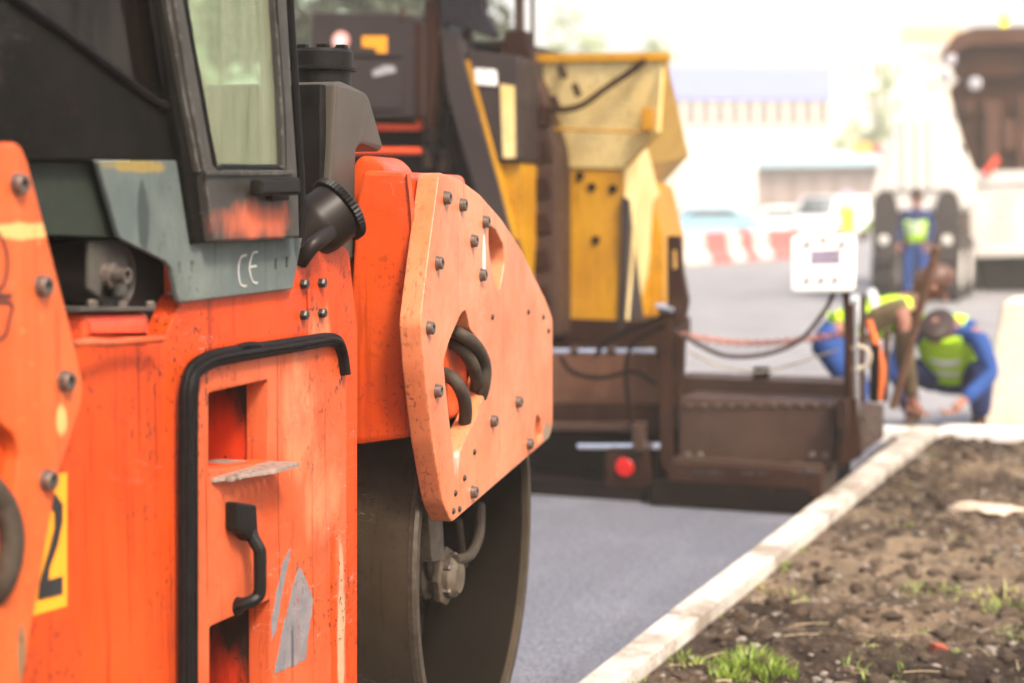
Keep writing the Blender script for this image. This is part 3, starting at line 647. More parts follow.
struct(link('road', quad_mesh(-9, -8, XL(YC) + 0.04, YC + 0.1, 0.0), m_asph))
m_pave = ground_mat('pale_milled_road', (0.14, 0.135, 0.138), (0.24, 0.23, 0.235), (0.34, 0.33, 0.335), 0.9, 60, 0.8, 0.6)
struct(link('old_road', quad_mesh(-14, YC + 0.1, 16, 75, 0.0), m_pave))
# kerb stones, slightly irregular
def kerb_mesh(blocks):
    b = bmesh.new()
    for lo, hi in blocks:
        q = bxm(lo, hi, 0.012); ofs = Vector((random.uniform(-.003, .003), 0, random.uniform(-.003, .003)))
        for v in q.verts:
            v.co += ofs + Vector((noise.noise(v.co * 5) * 0.004, 0, noise.noise(v.co * 6 + Vector((9, 0, 0))) * 0.004))
        me = bpy.data.meshes.new('t'); q.to_mesh(me); q.free(); add_mesh(b, me)
    return b
def kerb_mat():
    m, nt, b = base_mat('kerb_concrete')
    n1 = noise_(nt, 5, 6); n2 = noise_(nt, 40, 5, loc=(1, 2, 3)); n3 = noise_(nt, 1.7, 5, loc=(4, 4, 4), rough=0.7)
    c = mixc(nt, maprange(nt, n1, 0.35, 0.65), (0.40, 0.355, 0.30), (0.54, 0.49, 0.43))
    c = mixc(nt, maprange(nt, n3, 0.50, 0.60, 0, 0.7), c, (0.17, 0.12, 0.08))
    c = mixc(nt, maprange(nt, n2, 0.54, 0.66, 0, 0.6), c, (0.20, 0.15, 0.11))
    nt.links.new(c, b.inputs['Base Color']); b.inputs['Roughness'].default_value = 0.8; bump(nt, b, n2, 0.4, 0.006); return m
m_kerb = kerb_mat()
ys = [-2.0 + 0.998 * i for i in range(20)]
blocks = []
seam = on_z(697, 615, 0.1).y % 0.998
yy = seam - 2.994
while yy < YC + 0.15:
    blocks.append(((0, yy + 0.003, -0.15), (0.15, min(yy + 0.995, YC + 0.16), 0.10))); yy += 0.998
kb = kerb_mesh(blocks)
for v in kb.verts: v.co.x = XL(v.co.y) + (XR(v.co.y) - XL(v.co.y)) * v.co.x / 0.15
struct(link('kerb', kb, m_kerb))
blocks = []; xx = XR(YC) + 0.004
while xx < 5.5: blocks.append(((xx, YC, -0.15), (xx + 0.994, YC + 0.34, 0.100))); xx += 0.998
blocks.append(((XL(YC) - 0.22, YC + 0.02, -0.15), (XL(YC) - 0.004, YC + 0.16, 0.09)))
m_kerb2 = plain('pale_kerb_concrete', (0.72, 0.69, 0.66), 0.8, var=0.08, scale=12)
struct(link('cross_kerb', kerb_mesh(blocks), m_kerb2))
# soil bed
def soil_z(x, y):
    p = Vector((x, y, 0))
    z = 0.046 + 0.022 * noise.noise(p * 1.1) + 0.030 * noise.noise(p * 3.1 + Vector((5, 0, 0)))
    q_ = p + Vector((noise.noise(p * 14), noise.noise(p * 14 + Vector((4, 0, 0))), 0)) * 0.03
    z += 0.026 * abs(noise.noise(q_ * 7 + Vector((0, 7, 0)))) * 2 + 0.016 * noise.noise(q_ * 19) + 0.014 * (0.5 - noise.voronoi(q_ * 17)[0][0]) + 0.009 * (0.5 - noise.voronoi(q_ * 41)[0][0]) - 0.012
    n = noise.noise(p * 0.6 + Vector((2.2, 1.1, 3)))
    edge = min(1, max(0, (x - XR(y)) / 0.08)); z = z * edge + 0.045 * (1 - edge)
    return z
def soil_mesh(x0, y0, x1, y1, st):
    nx, ny = int((x1 - x0) / st), int((y1 - y0) / st)
    vs = []
    for j in range(ny + 1):
        for i in range(nx + 1):
            x = x0 + (x1 - x0) * i / nx; y = y0 + (y1 - y0) * j / ny
            vs.append((x, y, soil_z(x, y)))
    fs = [(j * (nx + 1) + i, j * (nx + 1) + i + 1, (j + 1) * (nx + 1) + i + 1, (j + 1) * (nx + 1) + i) for j in range(ny) for i in range(nx)]
    me = bpy.data.meshes.new('soil'); me.from_pydata(vs, [], fs); return me
def join_meshes(ms):
    b = bmesh.new()
    for m in ms: add_mesh(b, m)
    return b
def soil_mat():
    m, nt, b = base_mat('loose_soil')
    n1 = noise_(nt, 1.7, 5, (1, 0.8, 1), 0.7); n2 = noise_(nt, 14, 6, rough=0.7); n3 = noise_(nt, 60, 5, loc=(3, 1, 0)); n4 = noise_(nt, 17, 6, (1, 1.4, 1), 0.7, (7, 1, 0)); n5 = noise_(nt, 12, 6, (1, 1.5, 1), 0.7, (2, 9, 0))
    c = mixc(nt, maprange(nt, n2, 0.42, 0.60), (0.011, 0.006, 0.003), (0.042, 0.026, 0.016))  # tone contrast widened to stand in for shading of the soil relief
    c = mixc(nt, maprange(nt, n1, 0.44, 0.58, 0, 0.9), c, (0.15, 0.104, 0.066))
    c = mixc(nt, maprange(nt, n4, 0.56, 0.62, 0, 0.75), c, (0.30, 0.235, 0.175))
    c = mixc(nt, maprange(nt, n5, 0.60, 0.66, 0, 0.8), c, (0.008, 0.004, 0.002))
    for (px_, py_, rx_, ry_, pc, am) in ((900, 568, 0.55, 0.75, (0.19, 0.138, 0.090), 0.7), (700, 650, 0.5, 0.5, (0.022, 0.013, 0.008), 0.7), (960, 670, 0.9, 0.30, (0.020, 0.012, 0.008), 0.75), (960, 490, 0.7, 0.5, (0.028, 0.017, 0.010), 0.6), (800, 545, 0.2, 0.6, (0.17, 0.12, 0.08), 0.5)):
        ctr = on_z(px_, py_, 0.04)
        tc = N_(nt, 'ShaderNodeTexCoord'); sub_ = N_(nt, 'ShaderNodeVectorMath', operation='SUBTRACT'); nt.links.new(tc.outputs['Object'], sub_.inputs[0]); sub_.inputs[1].default_value = ctr
        dv = N_(nt, 'ShaderNodeVectorMath', operation='DIVIDE'); nt.links.new(sub_.outputs[0], dv.inputs[0]); dv.inputs[1].default_value = (rx_, ry_, 1)
        ln = N_(nt, 'ShaderNodeVectorMath', operation='LENGTH'); nt.links.new(dv.outputs[0], ln.inputs[0])
        ad = N_(nt, 'ShaderNodeMath', operation='MULTIPLY_ADD'); nt.links.new(n2, ad.inputs[0]); ad.inputs[1].default_value = 3.0; nt.links.new(ln.outputs['Value'], ad.inputs[2])
        c = mixc(nt, maprange(nt, ad.outputs[0], 2.7, 1.9, 0, am), c, pc)
    nt.links.new(c, b.inputs['Base Color']); b.inputs['Roughness'].default_value = 0.92; b.inputs['Specular IOR Level'].default_value = 0.2; bump(nt, b, n3, 0.9, 0.02); return m
m_soil = soil_mat()
s1 = soil_mesh(XR(3.8) - 0.06, 3.8, 0.30, YC + 0.01, 0.0095); s2 = soil_mesh(0.30, 2.6, 4.5, YC + 0.01, 0.05); s3 = soil_mesh(XR(3.8) - 0.06, 2.6, 0.30, 3.8, 0.03)
struct(link('soil', join_meshes([s1, s2, s3]), m_soil, ang=75))
m_clod = plain('dry_clod', (0.055, 0.036, 0.023), 0.95, var=0.5, scale=9, bmp=0.8)
m_stone = plain('pale_pebble', (0.20, 0.165, 0.135), 0.8, var=0.35, scale=6, bmp=0.3)
def lump(bm, c, r, seed, sub=1, flat=0.65):
    b = bmesh.new(); bmesh.ops.create_icosphere(b, subdivisions=sub, radius=1)
    o = Vector((seed * 3.7, seed * 1.3, 0)); rz = Matrix.Rotation(seed, 3, 'Z')
    for v in b.verts:
        k = 1 + 0.45 * noise.noise(v.co * 1.3 + o) + 0.25 * noise.noise(v.co * 3 + o)
        q = rz @ Vector((v.co.x * k * 1.25, v.co.y * k, v.co.z * k * flat)); v.co = Vector(c) + q * r
    me = bpy.data.meshes.new('t'); b.to_mesh(me); b.free(); add_mesh(bm, me)
rs = random.Random(3)
def rand_soil():
    while True:
        y = 3.9 + (YC - 4.0) * rs.random() ** 1.3; x = XR(y) + 0.02 + 1.7 * rs.random()
        if x < 0.3: return x, y
clods = bmesh.new()
for i in range(3600):
    x, y = rand_soil(); r = 0.005 + 0.030 * rs.random() ** 6
    lump(clods, (x, y, soil_z(x, y) + r * 0.2), r, i, 2 if r > 0.02 else 1)
struct(link('soil_clods', clods, m_clod, ang=70), 'stuff')
peb = bmesh.new()
for i in range(1100):
    x, y = rand_soil(); r = 0.004 + 0.014 * rs.random() ** 2.5
    lump(peb, (x, y, soil_z(x, y) + r * 0.3), r, i + 999)
struct(link('gravel', peb, m_stone, ang=70), 'stuff')
def soil_pt(x, y):
    p = on_z(x, y, 0.04); return Vector((p.x, p.y, soil_z(p.x, p.y)))
# single stones that stand out
b = bmesh.new(); c = soil_pt(984, 513); lump(b, (0, 0, 0.01), 0.075, 2.2, 3, 0.4)
for v in b.verts: v.co.x *= 1.9
o = link('rock', b, plain('pale_rock', (0.46, 0.36, 0.27), 0.9, var=0.2, scale=14, bmp=0.5)); o.location = c
tag(o, 'long flat pale tan rock lying in the dark soil near the right edge', 'rock')
b = bmesh.new(); c = soil_pt(938, 655); bxm((-0.03, -0.018, -0.01), (0.022, 0.018, 0.03), 0.006, b)
for v in b.verts: v.co += Vector((noise.noise(v.co * 40), noise.noise(v.co * 40 + Vector((3, 0, 0))), noise.noise(v.co * 35))) * 0.008
o = link('brick_fragment', b, plain('red_brick', (0.26, 0.07, 0.04), 0.9, var=0.3)); o.location = c; o.rotation_euler = (0.3, 0.2, 0.6)
tag(o, 'small red brick fragment lying in the soil by the bottom edge', 'brick')
for i, (x, y, r, lab) in enumerate([(794, 578, 0.020, 'pale round stone in the soil just right of the kerb seam'), (990, 651, 0.018, 'grey round stone in the soil right of the red brick fragment'), (742, 643, 0.016, 'small pale stone above the bright grass tuft')]):
    b = bmesh.new(); lump(b, (0, 0, 0.006), r, i + 5.5, 3)
    o = link('rock', b, m_stone); o.location = soil_pt(x, y); tag(o, lab, 'rock')
# grass
def grass_mat(name, c1, c2):
    m, nt, b = base_mat(name); n = noise_(nt, 25, 3)
    nt.links.new(mixc(nt, n, c1, c2), b.inputs['Base Color']); b.inputs['Roughness'].default_value = 0.5
    b.inputs['Transmission Weight'].default_value = 0.0; b.inputs['Subsurface Weight'].default_value = 0.0
    return m
m_grass = grass_mat('fresh_grass', (0.11, 0.20, 0.018), (0.24, 0.30, 0.035)); m_dry = grass_mat('dry_grass', (0.28, 0.30, 0.06), (0.45, 0.40, 0.14))
def blades(bm, c, n, rad, h, rs, wd=0.0035):
    for i in range(n):
        a = rs.random() * 2 * PI; q = rad * math.sqrt(rs.random()); x = c.x + math.cos(a) * q * 1.3; y = c.y + math.sin(a) * q
        z = soil_z(x, y) - 0.004; hh = h * (0.4 + 0.8 * rs.random()) * (1.15 - 0.5 * q / rad); a2 = a + rs.uniform(-1, 1); ln = hh * rs.uniform(0.15, 0.9)
        t = rs.random() * PI; w = Vector((math.cos(t), math.sin(t), 0)) * wd * rs.uniform(0.6, 1.2); d = Vector((math.cos(a2), math.sin(a2), 0))
        P = [Vector((x, y, z)) + d * ln * (k / 4) ** 2 + Vector((0, 0, hh * (k / 4) * (1 - 0.25 * (k / 4)))) for k in range(5)]
        L = [bm.verts.new(p - w * (1 - (k / 4) ** 1.5)) for k, p in enumerate(P[:-1])]; Q = [bm.verts.new(p + w * (1 - (k / 4) ** 1.5)) for k, p in enumerate(P[:-1])]
        T = bm.verts.new(P[-1])
        for k in range(3): bm.faces.new((L[k], Q[k], Q[k + 1], L[k + 1]))
        bm.faces.new((L[3], Q[3], T))
gb = bmesh.new(); db = bmesh.new()
for (x, y, n, rad, h) in [(750, 672, 260, 0.085, 0.085), (775, 680, 120, 0.06, 0.065), (728, 680, 90, 0.05, 0.06), (682, 660, 26, 0.04, 0.05), (700, 668, 40, 0.05, 0.045), (640, 690, 12, 0.03, 0.06),
        (930, 594, 70, 0.11, 0.055), (1003, 612, 60, 0.08, 0.06), (1018, 637, 40, 0.06, 0.05), (779, 568, 35, 0.05, 0.06), (793, 552, 22, 0.04, 0.055), (800, 604, 18, 0.04, 0.04), (855, 668, 14, 0.04, 0.06), (880, 678, 16, 0.05, 0.06), (935, 632, 22, 0.06, 0.035), (893, 525, 26, 0.09, 0.03), (790, 645, 12, 0.04, 0.03), (905, 672, 7, 0.03, 0.05)]:
    blades(gb, soil_pt(x, y), n, rad, h, rs)
for (x, y, n, rad, h) in [(795, 600, 30, 0.08, 0.045), (1000, 600, 60, 0.09, 0.07), (930, 598, 40, 0.12, 0.04), (770, 590, 26, 0.07, 0.05), (870, 520, 30, 0.12, 0.03), (980, 560, 20, 0.1, 0.03), (690, 672, 24, 0.06, 0.05)]:
    blades(db, soil_pt(x, y), n, rad, h, rs)
for i in range(46):
    x, y = rand_soil(); p_ = Vector((x, y, 0))
    if i % 3: blades(gb, p_, rs.randint(5, 22), rs.uniform(.02, .09), rs.uniform(.02, .05), rs)
    else: blades(db, p_, rs.randint(8, 26), rs.uniform(.03, .10), rs.uniform(.02, .045), rs)
struct(link('grass', gb, m_grass), 'stuff'); struct(link('dry_grass', db, m_dry), 'stuff')
# straw, twigs lying about
tw = bmesh.new()
for i in range(200):
    x, y = rand_soil(); a = rs.random() * PI; L = 0.02 + 0.05 * rs.random(); z = soil_z(x, y) + 0.008
    tube([(x - math.cos(a) * L, y - math.sin(a) * L, z), (x, y, z + 0.003), (x + math.cos(a) * L, y + math.sin(a) * L, z)], 0.0009 + 0.0012 * rs.random(), 5, tw, 2)
struct(link('straw', tw, plain('dry_straw', (0.42, 0.33, 0.2), 0.8)), 'stuff')
# ------------------------------------------------------------------ asphalt paver, seen from behind
PY = on_z(700, 509, 0).y
F0 = FY(PY)
m_pb = paint('brown_black_machine_paint', (0.018, 0.006, 0.003), (0.034, 0.013, 0.006), 0.5, spec=0.14, dirt=(0.09, 0.055, 0.04), dirt_amt=0.35, spots=False, streak=0.3)
m_pb2 = paint('dusty_brown_steel', (0.036, 0.018, 0.012), (0.062, 0.034, 0.024), 0.5, spec=0.2, dirt=(0.06, 0.04, 0.03), dirt_amt=0.4, spots=False)
m_tar = plain('tarry_black_steel', (0.006, 0.003, 0.002), 0.7, spec=0.1, var=0.4, scale=8)
m_pgrey = paint('dark_grey_panel_paint', (0.028, 0.019, 0.018), (0.040, 0.030, 0.028), 0.45, spec=0.2, spots=False, streak=0.15)
m_pyel = paint('yellow_machine_paint', (0.36, 0.155, 0.0015), (0.46, 0.225, 0.003), 0.42, grime=0.9, wear=0.9, dirt=(0.20, 0.11, 0.03), dirt_amt=0.6, streak=0.5, scale=3)
m_pyel2 = paint('pale_dusty_yellow_paint', (0.66, 0.47, 0.17), (0.74, 0.58, 0.27), 0.55, grime=0.7, wear=0.8, dirt=(0.30, 0.18, 0.06), dirt_amt=0.35, streak=0.3, scale=3)
m_chrome = plain('bright_steel_rod', (0.80, 0.80, 0.82), 0.18, 1.0, var=0.08, scale=30, bmp=0.02)
m_rail = plain('orange_red_rail_paint', (0.75, 0.08, 0.02), 0.5, var=0.12)
m_red = plain('red_reflector_lens', (0.42, 0.010, 0.008), 0.25, var=0.1)
paver = thing('asphalt_paver', 'dark brown and yellow asphalt paver with wide screed, seen from behind', 'paver', (-4.0, PY + 2.0, 0))
def pp(name, me, m, parent=None, **k): return link(name, me, m, parent or paver, **k)
def pbox(Y, x0, y0, x1, y1, dep, m, name, parent=None, bev=0.008, n=0):
    """block whose rear face fills the pixel rectangle in the plane Y"""
    f = FY(Y); a = f.P(x0, y1); b = f.P(x1, y0)
    return pp(name, bxm((a.x, Y, a.z), (b.x, Y + dep, b.z), bev), m, parent)
def pslab(Y, px, dep, m, name, parent=None, r=0.01, bev=0.006, holes=(), hr=0.0):
    return pp(name, slab(FY(Y), px, dep, r=r, bev=bev, holes=holes, hr=hr), m, parent)
# screed
scr = pbox(PY + 0.12, 679, 403, 834, 462, 0.34, m_pb2, 'screed_box')
pslab(PY + 0.115, [(679, 402), (836, 402), (836, 409), (679, 409)], 0.02, m_pb2, 'screed_lip', scr)
pbox(PY + 0.48, 675, 383, 846, 402, 0.30, m_pb2, 'screed_deck')
pbox(PY + 0.5, 752, 368, 767, 400, 0.08, m_tar, 'deck_bracket')
pbox(PY, 667, 472, 822, 489, 0.42, m_pb, 'tamper_shield')
pbox(PY + 0.02, 672, 466, 822, 473, 0.10, m_pb2, 'shield_step')
pbox(PY - 0.01, 650, 489, 810, 505, 1.2, m_tar, 'screed_shade_plate')  # these black plates reach down to stand in for the paver's shadow
pbox(PY + 0.10, 500, 486, 650, 503, 1.2, m_tar, 'screed_shade_plate')
for x in (688, 700, 812, 826):
    f = FY(PY + 0.115); pp('bolt', lathe(f.P(x, 455), (0, -1, 0), [(0.016, 0), (0.016, 0.01), (0.012, 0.013)], 8), m_bolt, scr)
for x in range(690, 832, 14):
    pp('bolt', lathe(FY(PY + 0.115).P(x, 405.5), (0, -1, 0), [(0.010, 0), (0.010, 0.010), (0.007, 0.013)], 8), m_bolt, scr)
for x in (706, 742, 786):
    pp('hinge', cyl(FY(PY + 0.10).P(x - 7, 463), FY(PY + 0.10).P(x + 7, 463), 0.018), m_pb, scr)
cr = bmesh.new(); rq = random.Random(12)
for i in range(150):
    x_ = rq.uniform(672, 820); y_ = rq.choice((471.5, 472.5, 401, 489)) + rq.uniform(-.6, .6)
    lump(cr, FY(PY + (0.02 if y_ > 450 else 0.5)).P(x_, y_), rq.uniform(.008, .026), i + 40)
pp('caked_asphalt', cr, plain('caked_asphalt', (0.035, 0.028, 0.026), 0.9, var=0.5), smooth=True)['kind'] = 'stuff'
for pth, r_ in ((((664, 318), (650, 322), (628, 330), (604, 344), (596, 356)), .014), (((664, 326), (646, 334), (630, 350), (626, 380), (632, 424)), .012), (((560, 356), (572, 372), (600, 378), (634, 372), (656, 384)), .012)):
    pp('hydraulic_hose', tube([FY(PY + .08).P(*q) for q in pth], r_, 8), m_tar)
# left extension of the screed with walkway and handrail rods
ext = pslab(PY + 0.30, [(545, 352), (668, 352), (668, 404), (545, 404)], 0.22, paint('dusty_brown_box', (0.10, 0.042, 0.021), (0.14, 0.065, 0.038), 0.5, grime=0.7, spots=False, spec=0.2), 'extension_box')
pslab(PY + 0.24, [(545, 404), (668, 404), (668, 436), (545, 432)], 0.25, m_pb, 'extension_skirt')
pslab(PY + 0.10, [(540, 424), (640, 424), (640, 431), (540, 431)], 0.30, m_pb2, 'walkway')
f = FY(PY + 0.16)
pp('hydraulic_rod', cyl(f.P(540, 351), f.P(664, 351), 0.017), m_chrome)
for x in (575, 612, 660): pp('rod_clamp', cyl(f.P(x - 4, 351), f.P(x + 4, 351), 0.026), m_pb2)
pp('hydraulic_rod', cyl(f.P(578, 446), f.P(662, 446), 0.024), m_chrome)
pslab(PY + 0.10, [(606, 452), (647, 452), (650, 502), (604, 502)], 0.16, m_pb, 'light_bracket')
lb = pslab(PY + 0.05, [(632, 424), (644, 424), (644, 452), (632, 452)], 0.06, m_pb2, 'valve_block')
rf = pp('reflector', lathe(FY(PY + 0.096).P(625, 467), (0, -1, 0), [(0.052, 0), (0.052, 0.012), (0.044, 0.02), (0.02, 0.024)], 28), m_red)
link('reflector_rim', lathe(FY(PY + 0.097).P(625, 467), (0, -1, 0), [(0.058, 0), (0.058, 0.012), (0.0525, 0.014), (0.0525, 0.0)], 28, closed=True), m_tar, rf)
post = pslab(PY + 0.12, [(658, 308), (671, 308), (673, 470), (660, 470)], 0.10, m_pb, 'upright_post')
pslab(PY + 0.10, [(655, 303), (674, 308), (674, 313), (655, 309)], 0.12, m_chrome, 'post_cap', post)
pslab(PY + 0.16, [(667, 236), (680, 236), (682, 270), (688, 300), (684, 322), (672, 330), (667, 320)], 0.05, m_pb, 'hook_arm', holes=[[(671, 250), (676, 250), (677, 268), (671, 270)]])
pslab(PY + 0.14, [(674, 330), (684, 338), (682, 400), (674, 410)], 0.05, m_pb, 'link_arm')
# end gate on the kerb side: long plate running forward, posts, springs
gx = FY(PY + 0.05).P(846, 450).x
EG = FX(FY(PY + 0.1).P(850, 440).x)
gate_pts = [(838, 405), (850, 398), (882, 395), (882, 440), (868, 456), (846, 470), (838, 468)]
eg = pslab(PY + 0.05, [(836, 398), (856, 398), (862, 456), (836, 468)], 0.05, m_pb, 'end_gate_face')
side = pp('end_gate', slab(EG, [(846, 400), (884, 404), (884, 438), (850, 462)], 0.05, r=0.01), m_pb2)
for q in ((862, 420), (870, 428), (876, 416), (866, 440), (874, 434)):
    pp('bolt', lathe(EG.P(*q), (1, 0, 0), [(0.014, 0), (0.014, 0.012), (0.01, 0.015)], 8), m_bolt, side)
for (x0, x1, y0, dy, m) in ((843, 853, 305, 0.16, m_pb), (858, 865, 296, 0.20, m_pb2), (869, 879, 345, 0.26, m_tar), (882, 889, 330, 0.34, m_pb2)):
    pbox(PY + dy, x0, y0, x1, 402, 0.05, m, 'gate_post')
f = FY(PY + 0.10)
pp('adjusting_screw', cyl(f.P(855, 300), f.P(857, 440), 0.014), m_chrome)
pp('screw_handle', tube([f.P(846, 352), f.P(858, 346), f.P(869, 352), f.P(868, 364), f.P(856, 369), f.P(846, 366)], 0.010, 8), plain('pale_hose', (0.45, 0.38, 0.28), 0.5))
pp('orange_hose', tube([FY(PY + .3).P(*q) for q in ((868, 320), (876, 345), (882, 370), (878, 400))], 0.020, 10), plain('orange_hose_rubber', (0.55, 0.12, 0.03), 0.5))
pp('gate_arm', beam(FY(PY + .05).P(836, 462), FY(PY + .05).P(843, 398), 0.03, 0.03), m_tar)
# control panel on its stalk
CF = FY(PY + 0.02)
panel = pp('control_panel', slab(CF, [(790, 236), (855, 234), (854, 292), (791, 293)], 0.05, r=0.03, bev=0.012), plain('cream_panel_plastic', (0.90, 0.87, 0.80), 0.45, var=0.02))
link('display', slab(CF.off(0.003), [(811, 251), (840, 250), (840, 263), (811, 264)], 0.004, bev=0.001), plain('display_glass', (0.26, 0.22, 0.28), 0.2, bmp=0), panel)
for q in ((808, 279), (822, 279), (836, 279), (808, 243), (843, 243)):
    link('button', lathe(CF.P(*q, 0.0), (0, -1, 0), [(0.018, 0), (0.018, 0.008), (0.014, 0.011)], 16), plain('grey_button', (0.42, 0.40, 0.40), 0.5), panel)
link('panel_cap', lathe(CF.P(824, 245, -0.025), (0, 0, 1), [(0.018, 0), (0.03, 0.02), (0.03, 0.035), (0.012, 0.04)], 16), m_rail, panel)
link('lamp_knob', lathe(CF.P(825, 236, -0.025), (0, 0, 1), [(0.014, 0), (0.026, 0.01), (0.028, 0.03), (0.014, 0.045), (0.0, 0.048)], 16), plain('white_knob', (0.85, 0.8, 0.7), 0.3), panel)
link('panel_stalk', cyl(CF.P(846, 290, -0.05), CF.P(850, 400, -0.08), 0.018), m_pb, panel)
link('cable', tube([CF.P(*q, -0.05) for q in ((834, 293), (824, 312), (800, 340), (766, 354), (728, 356), (700, 345), (684, 334))], 0.0125, 10), plain('black_cable', (0.05, 0.032, 0.028), 0.5), panel)
# chain across the screed: links as one part
ch = bmesh.new(); P = smooth_path([FY(PY + .3).P(*q) for q in ((680, 334), (720, 341), (760, 343), (800, 340), (842, 334))], 8)
for i in range(len(P) - 1):
    a, c = P[i], P[i + 1]; d = c - a; m_ = (a + c) / 2
    w_ = Vector((0, 0, 0.016)) if i % 2 else Vector((0, 0.016, 0.004))
    tube([a - d * .2 + w_ * .2, m_ + w_ , c + d * .2, m_ - w_, a - d * .2 + w_ * .2], 0.0055, 6, ch, 3)
pp('safety_chain', ch, plain('red_brown_chain', (0.40, 0.14, 0.09), 0.6))
pp('cable', tube([FY(PY + .35).P(*q) for q in ((690, 352), (720, 366), (760, 372), (800, 362), (838, 350))], 0.006, 8), plain('pale_hose', (0.45, 0.38, 0.28)))
# hopper body and flared bin
HY = PY + 1.0
bn = pslab(HY, [(554, 160), (624, 162), (624, 330), (554, 336)], 0.5, m_pyel, 'hopper_body', r=0.02, bev=0.015)
pslab(HY - 0.02, [(552, 318), (668, 322), (668, 346), (552, 350)], 0.5, m_pb, 'hopper_base')
for q in ((592, 187), (613, 189), (596, 240), (580, 176)):
    link('bolt', lathe(FY(HY).P(*q), (0, -1, 0), [(0.025, -0.004), (0.025, 0.012), (0.016, 0.016)], 14), m_tar, bn)
hx = FY(HY).P(624, 250).x
HXF = FX(hx + 0.03)
# right-hand side sheet of the hopper leaning out towards the top
b = bmesh.new()
def P3(Y, x, y): return FY(Y).P(x, y)
def hull_part(name, pts, m, th=0.03, parent=None):
    bb = bmesh.new(); vs = [bb.verts.new(p) for p in pts]; bb.faces.new(vs)
    bmesh.ops.triangulate(bb, faces=bb.faces)
    o = pp(name, bb, m, parent, smooth=False)
    s_ = o.modifiers.new('s', 'SOLIDIFY'); s_.thickness = th; s_.offset = 0
    return o
sidep = hull_part('hopper_side', [P3(HY + .01, 624, 160), P3(HY + .05, 640, 130), P3(HY + 1.1, 652, 190), P3(HY + 1.1, 668, 236), P3(HY + 1.1, 669, 325), P3(HY + .01, 624, 336)], m_pyel2)
hull_part('hopper_stiffener', [P3(HY - .03, 622, 196), P3(HY - .03, 630, 200), P3(HY + .3, 643, 330), P3(HY - .03, 620, 334)], m_pgrey, 0.03)
pslab(HY + 0.5, [(636, 180), (650, 186), (662, 236), (664, 330), (640, 330)], 0.5, m_pyel, 'hopper_core')
fl = hull_part('flared_wall', [P3(HY - .15, 530, 58), P3(HY - .15, 664, 55), P3(HY - .15, 659, 132), P3(HY, 624, 168), P3(HY, 550, 166), P3(HY, 535, 110)], m_pyel2)
hull_part('flared_wing', [P3(HY - .15, 664, 55), P3(HY + 1.3, 687, 155), P3(HY + 1.2, 652, 192), P3(HY, 624, 168), P3(HY - .15, 659, 132)], paint('golden_yellow_paint', (0.52, 0.29, 0.035), (0.60, 0.38, 0.08), 0.5, dirt=(0.25, 0.12, 0.03), grime=0.6))
pslab(HY - 0.18, [(528, 54), (668, 52), (668, 61), (528, 63)], 0.06, m_pyel, 'hopper_rim')
pslab(HY - 0.17, [(641, 108), (652, 108), (652, 131), (641, 131)], 0.05, m_pyel, 'wing_latch')
pp('hydraulic_hose', tube([FY(HY - .2).P(*q) for q in ((534, 104), (552, 110), (580, 106), (606, 88), (630, 72), (645, 60))], 0.018, 8), m_pb)
pp('tie_rod', cyl(FY(HY - .18).P(555, 129), FY(HY - .18).P(640, 132), 0.008), m_pyel)
for q in ((553, 96), (560, 66), (574, 84)):
    pp('latch_pin', cyl(FY(HY - .18).P(*q), FY(HY - .18).P(q[0] + 5, q[1] + 12), 0.02), m_pb)
# cab side and engine covers left of the hopper
cov = pslab(HY - 0.25, [(513, 56), (530, 58), (542, 90), (556, 150), (557, 338), (524, 338), (519, 160)], 1.2, m_pb2, 'engine_cover', r=0.03, bev=0.02)
for i in range(6): pslab(HY - 0.262, [(524, 108 + 36 * i), (546, 104 + 36 * i), (552, 124 + 36 * i), (526, 130 + 36 * i)], 0.02, m_pb, 'vent', cov)
pslab(HY - 0.55, [(466, 50), (518, 56), (521, 162), (492, 162), (478, 110)], 0.6, m_pgrey, 'side_cover', r=0.02, bev=0.015)
pslab(HY - 0.562, [(474, 68), (496, 70), (497, 86), (476, 84)], 0.01, plain('white_sticker', (0.75, 0.73, 0.70), 0.5, bmp=0), 'blank_sticker', bev=0.001)
pslab(HY - 0.56, [(500, 84), (514, 86), (515, 158), (503, 158)], 0.02, m_pyel2, 'cover_strip', bev=0.002)
pslab(HY - 0.50, [(490, 162), (521, 162), (521, 240), (516, 330), (508, 330), (500, 240)], 0.7, m_pyel, 'lower_cover', r=0.01)
dg = pslab(HY - 0.6, [(440, 34), (456, 34), (472, 90), (497, 180), (520, 270), (530, 340), (508, 340), (484, 220), (460, 140), (446, 90)], 0.12, m_pgrey, 'ladder_side', r=0.01)
pslab(HY - 0.58, [(462, 60), (468, 60), (500, 178), (518, 260), (512, 260), (492, 176)], 0.08, m_pyel, 'yellow_stripe')
pslab(HY - 0.3, [(420, 30), (466, 40), (500, 340), (380, 340), (380, 110), (418, 100)], 1.4, m_tar, 'engine_block', r=0.02)
for i, (x, y, r_) in enumerate(((432, 120, .05), (444, 150, .035), (428, 146, .03), (440, 84, .04))):
    pp('filter', cyl(FY(HY - .42).P(x, y), FY(HY - .42).P(x, y + 22), r_), m_pb2)
for i, pth in enumerate((((425, 60), (434, 90), (430, 130), (442, 160)), ((452, 100), (446, 130), (455, 165), (470, 190)), ((418, 110), (426, 120), (436, 118), (440, 140)))):
    pp('hydraulic_hose', tube([FY(HY - .45).P(*q) for q in pth], 0.018, 8), m_tar)
